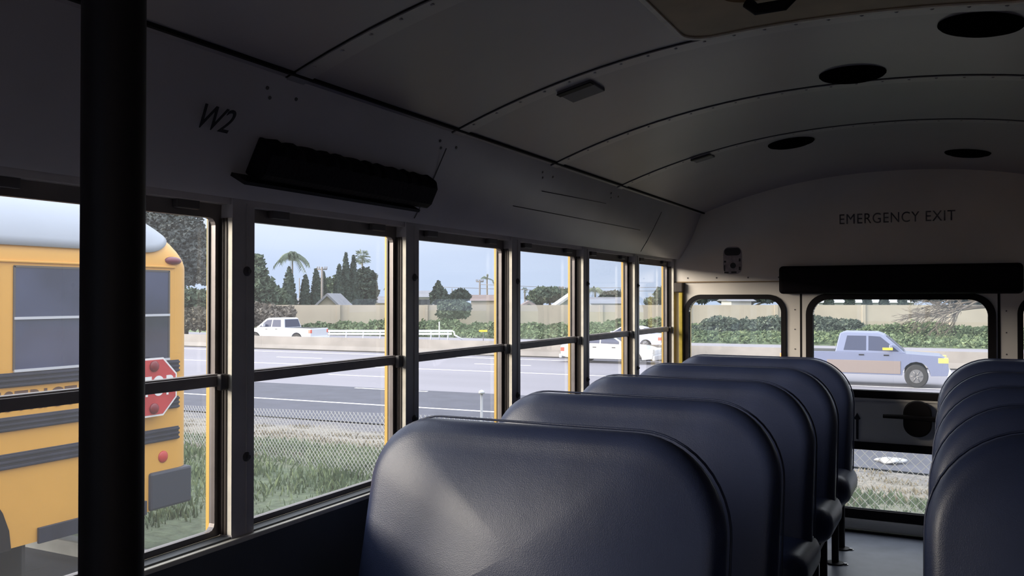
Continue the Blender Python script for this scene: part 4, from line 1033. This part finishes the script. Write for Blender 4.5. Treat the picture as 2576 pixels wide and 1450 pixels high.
# litter
p = at_z(2240, 1166, RZ); bm = BM(); rl = random.Random(3)
def lf(a, t): r0 = .20 * math.sin(math.pi * t) * (1 + .25 * math.sin(3 * a) + .15 * math.sin(5 * a + 1)); return p + Vector((r0 * 1.3 * math.cos(a), r0 * math.sin(a), .05 - .05 * math.cos(math.pi * t) + .02 * math.sin(4 * a)))
core(bm, lf, 20, 8); tag(obj('plastic_bag', bm, mat('dull_plastic', (.42, .43, .46), .6), smooth=True), 'crumpled white plastic bag lying beyond the fence', 'litter')

# ---- grass
M['grass1'] = leaf_mat('green_grass', (.085, .125, .065), (.15, .20, .11)); M['grass2'] = leaf_mat('dry_grass', (.16, .14, .10), (.26, .23, .17))
def grass(name, n, fn, h, m, label, seed, w=.010):
    r = random.Random(seed); V = []; Fc = []
    for i in range(n):
        p, k = fn(r); hh = h * r.uniform(.4, 1.2) * k; a = r.uniform(0, 6.28); d_ = Vector((math.cos(a), math.sin(a), 0)) * w * r.uniform(.6, 1.5); le = Vector((r.uniform(-.5, .5), r.uniform(-.5, .5), 0)) * hh
        q = len(V); V += [p - d_, p + d_, p + d_ * .6 + le * .35 + Vector((0, 0, hh * .6)), p + le + Vector((0, 0, hh))]; Fc += [(q, q + 1, q + 2), (q, q + 2, q + 3)]
    o = obj(name, (V, Fc), m); tag(o, label, 'grass', kind='stuff'); return o
def clump(cs, rad, b0=None):
    def f(r):
        c = r.choice(cs); a = r.gauss(0, rad * c[2]); b = r.gauss(0, rad * c[2]); p = uv(c[0] + a, c[1] + b, 0); 
        if p.y < 5.12: p.y = 5.12 + r.random() * .2
        p.z = verge_z(c[1] + b, c[0] + a) - .02; return p, c[3] * (1 if c[1] + b < edge_v(c[0] + a) - .2 else .02)
    return f
rg = random.Random(17)
green = [(rg.uniform(-14, 6), rg.uniform(7.2, 11.8), rg.uniform(.5, 1.3), rg.uniform(.6, 1.2)) for _ in range(330)]
nearg = [(rg.uniform(-12, 6), rg.uniform(5.3, 7.4), rg.uniform(.5, 1.0), rg.uniform(.6, 1.0)) for _ in range(120)]
dry = [(rg.uniform(-26, 12), rg.uniform(9, 18), rg.uniform(.4, 1.2), rg.uniform(.4, 1.0)) for _ in range(500)]
grass('grass', 42000, clump(green, .28), .13, M['grass1'], 'green grass growing along the fence', 1)
grass('grass', 12000, clump(nearg, .25), .12, M['grass1'], 'short green grass right behind the parked buses', 2)
grass('grass', 26000, clump(dry, .25), .10, M['grass2'], 'dry brown weeds on the bank by the freeway', 3, w=.014)

# ================================================================== THE OTHER SCHOOL BUS
BX, BYR = -5.39, 5.31                                # near side plane, rear end
e = empty('school_bus', (BX - 1.2, 0, GZ)); tag(e, 'yellow school bus with white roof and stop sign parked alongside', 'school bus')
BO = Vector((BX - 1.2, 0, GZ))
def bp(x, y, z): return Vector((x, y, z)) - BO
HWB = 1.2; Y0B = -6.0
def section(y):
    t = min(max((y - 4.72) / .59, 0), 1); ztop = 2.06 - .46 * (1 - math.sqrt(max(0, 1 - t * t)))
    t2 = min(max((y - 5.16) / .15, 0), 1); hw = HWB - .10 * (1 - math.sqrt(max(0, 1 - t2 * t2)))
    return hw, ztop
def sec_pts(y, off=0):
    hw, zt = section(y); zs = min(1.50, zt - .1); P = []
    P.append((hw + off, -.42)); P.append((hw + off, .6)); P.append((hw + off, 1.2)); P.append((hw + off, zs))
    for k in range(1, 15):
        a = math.pi / 2 * k / 14; P.append(((hw + off) * math.cos(a) ** .62 if k < 14 else 0, zs + (zt - zs + off) * math.sin(a) ** .95))
    return P + [(-x, z) for x, z in reversed(P[:-1])]
ys = [Y0B + (4.7 - Y0B) * i / 10 for i in range(11)] + [4.7 + .46 * i / 10 for i in range(1, 11)] + [5.16 + .15 * math.sin(math.pi / 2 * i / 6) for i in range(1, 7)]
bm = BM(); rings = [[bm.verts.new(bp(BX - HWB + x, y, z)) for x, z in sec_pts(y)] for y in ys]
for r0, r1 in zip(rings, rings[1:]):
    for k in range(len(r0) - 1): bm.faces.new((r0[k], r0[k + 1], r1[k + 1], r1[k]))
    bm.faces.new((r0[-1], r0[0], r1[0], r1[-1]))
bm.faces.new(rings[0]); bm.faces.new(rings[-1][::-1])
bmesh.ops.recalc_face_normals(bm, faces=bm.faces)
obj('body_shell', bm, M['yellow'], e, smooth=True, autosmooth=50)
# white roof skin with rounded rear corners
bm = BM(); rr = []
NY = 60; yE = 5.16
for i in range(NY + 1):
    y = Y0B + .05 + (yE - Y0B - .05) * (1 - (1 - i / NY) ** 2.2)
    # start angle along the arc (rounded corner)
    dd = max(0, (y - (yE - .34)) / .34); k0 = 1.75 + 5.2 * (1 - math.sqrt(max(0, 1 - min(1, dd) ** 2.3)))
    hw, zt = section(y); zs = min(1.50, zt - .1); row = []
    for j in range(25):
        k = k0 + (28 - 2 * k0) * j / 24
        a = math.pi / 2 * (k / 14 if k <= 14 else (28 - k) / 14); c = max(0, math.cos(a)) ** .62; sgn_ = 1 if k <= 14 else -1
        row.append(bm.verts.new(bp(BX - HWB + sgn_ * (hw + .012) * c, y, zs + (zt + .012 - zs) * math.sin(a) ** .95)))
    rr.append(row)
for r0, r1 in zip(rr, rr[1:]):
    for j in range(24): bm.faces.new((r0[j], r0[j + 1], r1[j + 1], r1[j]))
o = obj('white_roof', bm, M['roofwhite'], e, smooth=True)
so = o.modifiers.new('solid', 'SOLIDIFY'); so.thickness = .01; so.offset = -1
# drip rail above windows
bm = BM(); b0 = bp(BX, 0, 0)
def sb(bm, y0, y1, z0, z1, o0=0, o1=.02): a = bp(BX + o0, y0, z0); b = bp(BX + o1, y1, z1); box(bm, a.x, b.x, a.y, b.y, a.z, b.z)
sb(bm, Y0B, 5.14, 1.505, 1.520, -.01, .015); obj('drip_rail', bm, M['yellow'], e, bevel=.004)
wins = [(3.77 - WP * k, 4.375 - WP * k) for k in range(0, 13)]; wins.insert(0, (4.485, 5.085))
for (a, b) in wins:
    bm = BM(); sb(bm, a, b, .775, 1.482, -.01, .004); w = obj('side_window', bm, M['dglass'], e)
    bm = BM(); sb(bm, a, b, 1.118, 1.136, 0, .014); obj('sash_bar', bm, M['silverbar'], w)
    bm = BM(); sb(bm, a, b, .762, .780, 0, .016); obj('sill_bar', bm, M['silverbar'], w)
    bm = BM(); sb(bm, a - .004, a + .010, .775, 1.482, 0, .008); sb(bm, b - .010, b + .004, .775, 1.482, 0, .008); sb(bm, a, b, 1.472, 1.486, 0, .008); obj('window_edge', bm, M['alu_dark'], w)
for (z0, z1) in ((.662, .760), (.368, .465), (.115, .220)):
    bm = BM(); sb(bm, Y0B, 5.18, z0, z1, 0, .012); h = (z1 - z0) / 4
    for k in (0, 1.35, 2.7): sb(bm, Y0B, 5.18, z0 + h * k + .006, z0 + h * (k + .9), .012, .024)
    obj('rub_rail', bm, M['railblack'], e, bevel=.003)
bm = BM(); sb(bm, 3.95, 4.86, -.435, -.325, 0, .022); sb(bm, Y0B, 2.55, -.435, -.325, 0, .022); obj('rub_rail', bm, M['railblack'], e, bevel=.004)
a = bp(BX - 2.42, 4.89, -.42); b = bp(BX + .025, 5.31, -.12); bm = BM(); box(bm, a.x, b.x, a.y, b.y, a.z, b.z); obj('rear_bumper', bm, mat('bumper_black', (.035, .04, .06), .45), e, bevel=.02)
# wheel arch, wheel, mud flap
bm = BM(); P = arch(3.16, .60, -.43, 14); prism(bm, [(y, z) for y, z in P], lambda p_, q_, d_: bp(BX + d_, p_, q_), -.01, .008); bmesh.ops.recalc_face_normals(bm, faces=bm.faces); obj('wheel_arch', bm, M['black'], e)
for yy in (3.16, -4.3):
    c = bp(BX, yy, GZ + .50); bm = BM(); tube(bm, [c + Vector((-.50, 0, 0)), c + Vector((-.45, 0, 0)), c + Vector((-.06, 0, 0)), c + Vector((.012, 0, 0))], [.44, .50, .50, .44], 28); wh = obj('wheel', bm, M['tire'], e, smooth=True, autosmooth=35)
    bm = BM(); disc(bm, c + Vector((.005, 0, 0)), (1, 0, 0), .20, .012, 20); obj('hubcap', bm, M['hub'], wh)
bm = BM(); a = bp(BX - .62, 3.86, GZ + .12); b = bp(BX - .03, 3.885, -.40); box(bm, a.x, b.x, a.y, b.y, a.z, b.z); obj('mud_flap', bm, M['tire'], e)
bm = BM(); a = bp(BX - 1.9, -5.5, -.5); b = bp(BX - .5, 3.0, -.40); box(bm, a.x, b.x, a.y, b.y, a.z, b.z); obj('underframe', bm, M['tire'], e)
bm = BM(); a = bp(BX - 1.6, 2.2, GZ + .25); b = bp(BX - .8, 3.9, -.42); box(bm, a.x, b.x, a.y, b.y, a.z, b.z); obj('axle_housing', bm, M['tire'], e)
# lettering, sign, lamps
ty = lambda px: at_x(px, 990, BX).y
text('district_lettering', 'DISTRICT', .185, frame_mtx(bp(BX + .004, (ty(-25) + ty(165)) / 2, .560), (0, 1, 0), (0, 0, 1)), M['brownletter'], e, sx=.84, spacing=1.12, offset=.004)
text('school_lettering', 'SCHOOL', .185, frame_mtx(bp(BX + .004, (ty(-25) + ty(165)) / 2 - 1.02, .560), (0, 1, 0), (0, 0, 1)), M['brownletter'], e, sx=.84, spacing=1.12, offset=.004)
sc = bp(BX, 4.86, .565); rad = .2475
oct_ = lambda r: [(r * math.cos(R(22.5 + 45 * k)), r * math.sin(R(22.5 + 45 * k))) for k in range(8)]
bm = BM(); prism(bm, oct_(rad), lambda p_, q_, d_: sc + Vector((.075 + d_, p_, q_)), 0, .012); bmesh.ops.recalc_face_normals(bm, faces=bm.faces)
sg0 = obj('stop_sign', bm, M['white'], e); sg0['label'] = 'red octagonal stop sign folded on the bus side'
bm = BM(); prism(bm, oct_(rad - .016), lambda p_, q_, d_: sc + Vector((.087 + d_, p_, q_)), 0, .003); bmesh.ops.recalc_face_normals(bm, faces=bm.faces); obj('sign_face', bm, M['stopred'], sg0)
text('stop_lettering', 'STOP', .215, frame_mtx(sc + Vector((.0915, 0, 0)), (0, 1, 0), (0, 0, 1)), M['white'], sg0, sx=.72, spacing=1.05, offset=.004)
for z in (.165, -.165):
    bm = BM(); disc(bm, sc + Vector((.09, 0, z)), (1, 0, 0), .042, .02, 20, dome=.012); obj('sign_lamp', bm, M['lampred'], sg0, smooth=True)
bm = BM(); box(bm, sc.x, sc.x + .075, sc.y - .22, sc.y - .02, sc.z - .06, sc.z + .06); obj('sign_bracket', bm, M['blackm'], sg0)
bm = BM(); disc(bm, bp(BX, 5.03, -.010), (1, 0, 0), .047, .01, 20, dome=.012); obj('side_reflector', bm, M['lampred2'], e, smooth=True)
bm = BM(); c = bp(BX - .015, 5.13, 1.565); core(bm, lambda a_, t: c + Vector((.05 * math.sin(math.pi * t) * max(0, math.cos(a_)), .085 * -math.cos(math.pi * t), .035 * math.sin(math.pi * t) * math.sin(a_))), 16, 8); obj('marker_lamp', bm, M['markred'], e, smooth=True)

# ================================================================== LIGHT
W = bpy.data.worlds.new('World'); S.world = W; W.use_nodes = True; nt = W.node_tree; nt.nodes.clear()
out = nt.nodes.new('ShaderNodeOutputWorld'); bg = nt.nodes.new('ShaderNodeBackground')
tc = nt.nodes.new('ShaderNodeTexCoord'); sep = nt.nodes.new('ShaderNodeSeparateXYZ'); nt.links.new(tc.outputs['Generated'], sep.inputs[0])
cr = nt.nodes.new('ShaderNodeValToRGB'); el = cr.color_ramp.elements
el[0].position = 0; el[0].color = (.55, .67, .88, 1); el[1].position = 1; el[1].color = (2.6, 2.75, 3.0, 1)
for pz, cc in ((.05, (.60, .71, .92)), (.09, (.76, .85, .97)), (.20, (.86, .92, 1.0)), (.40, (1.4, 1.48, 1.6))):
    x = el.new(pz); x.color = (*cc, 1)
nt.links.new(sep.outputs['Z'], cr.inputs['Fac'])
mp = nt.nodes.new('ShaderNodeMapping'); mp.inputs['Scale'].default_value = (2.0, 2.0, 9.0); nt.links.new(tc.outputs['Generated'], mp.inputs['Vector'])
ns = nt.nodes.new('ShaderNodeTexNoise'); ns.inputs['Scale'].default_value = 1.6; ns.inputs['Detail'].default_value = 5; nt.links.new(mp.outputs['Vector'], ns.inputs['Vector'])
cr2 = nt.nodes.new('ShaderNodeValToRGB'); cr2.color_ramp.elements[0].position = .35; cr2.color_ramp.elements[0].color = (.92, .93, .96, 1); cr2.color_ramp.elements[1].position = .7; cr2.color_ramp.elements[1].color = (1.06, 1.05, 1.03, 1)
nt.links.new(ns.outputs['Fac'], cr2.inputs['Fac'])
mx = nt.nodes.new('ShaderNodeMix'); mx.data_type = 'RGBA'; mx.blend_type = 'MULTIPLY'; mx.inputs['Factor'].default_value = 1
nt.links.new(cr.outputs['Color'], mx.inputs['A']); nt.links.new(cr2.outputs['Color'], mx.inputs['B']); nt.links.new(mx.outputs['Result'], bg.inputs['Color'])
bg.inputs['Strength'].default_value = 1.0
nt.links.new(bg.outputs[0], out.inputs['Surface'])
sd = bpy.data.lights.new('sun', 'SUN'); sd.energy = 8.2; sd.angle = R(37); sd.color = (1, .90, .76)
sun = bpy.data.objects.new('sun', sd); C.objects.link(sun)
dirv = Vector((-.72, -.66, .135)); sun.rotation_euler = dirv.to_track_quat('Z', 'Y').to_euler()

S.view_settings.view_transform = 'Standard'; S.view_settings.look = 'None'; S.view_settings.gamma = 1; S.view_settings.use_curve_mapping = False
S.view_settings.exposure = 0.25
cy = S.cycles
cy.max_bounces = 8; cy.diffuse_bounces = 4; cy.glossy_bounces = 3; cy.transparent_max_bounces = 16; cy.transmission_bounces = 4
cy.use_denoising = True; cy.caustics_reflective = False; cy.caustics_refractive = False
cy.sample_clamp_indirect = 6
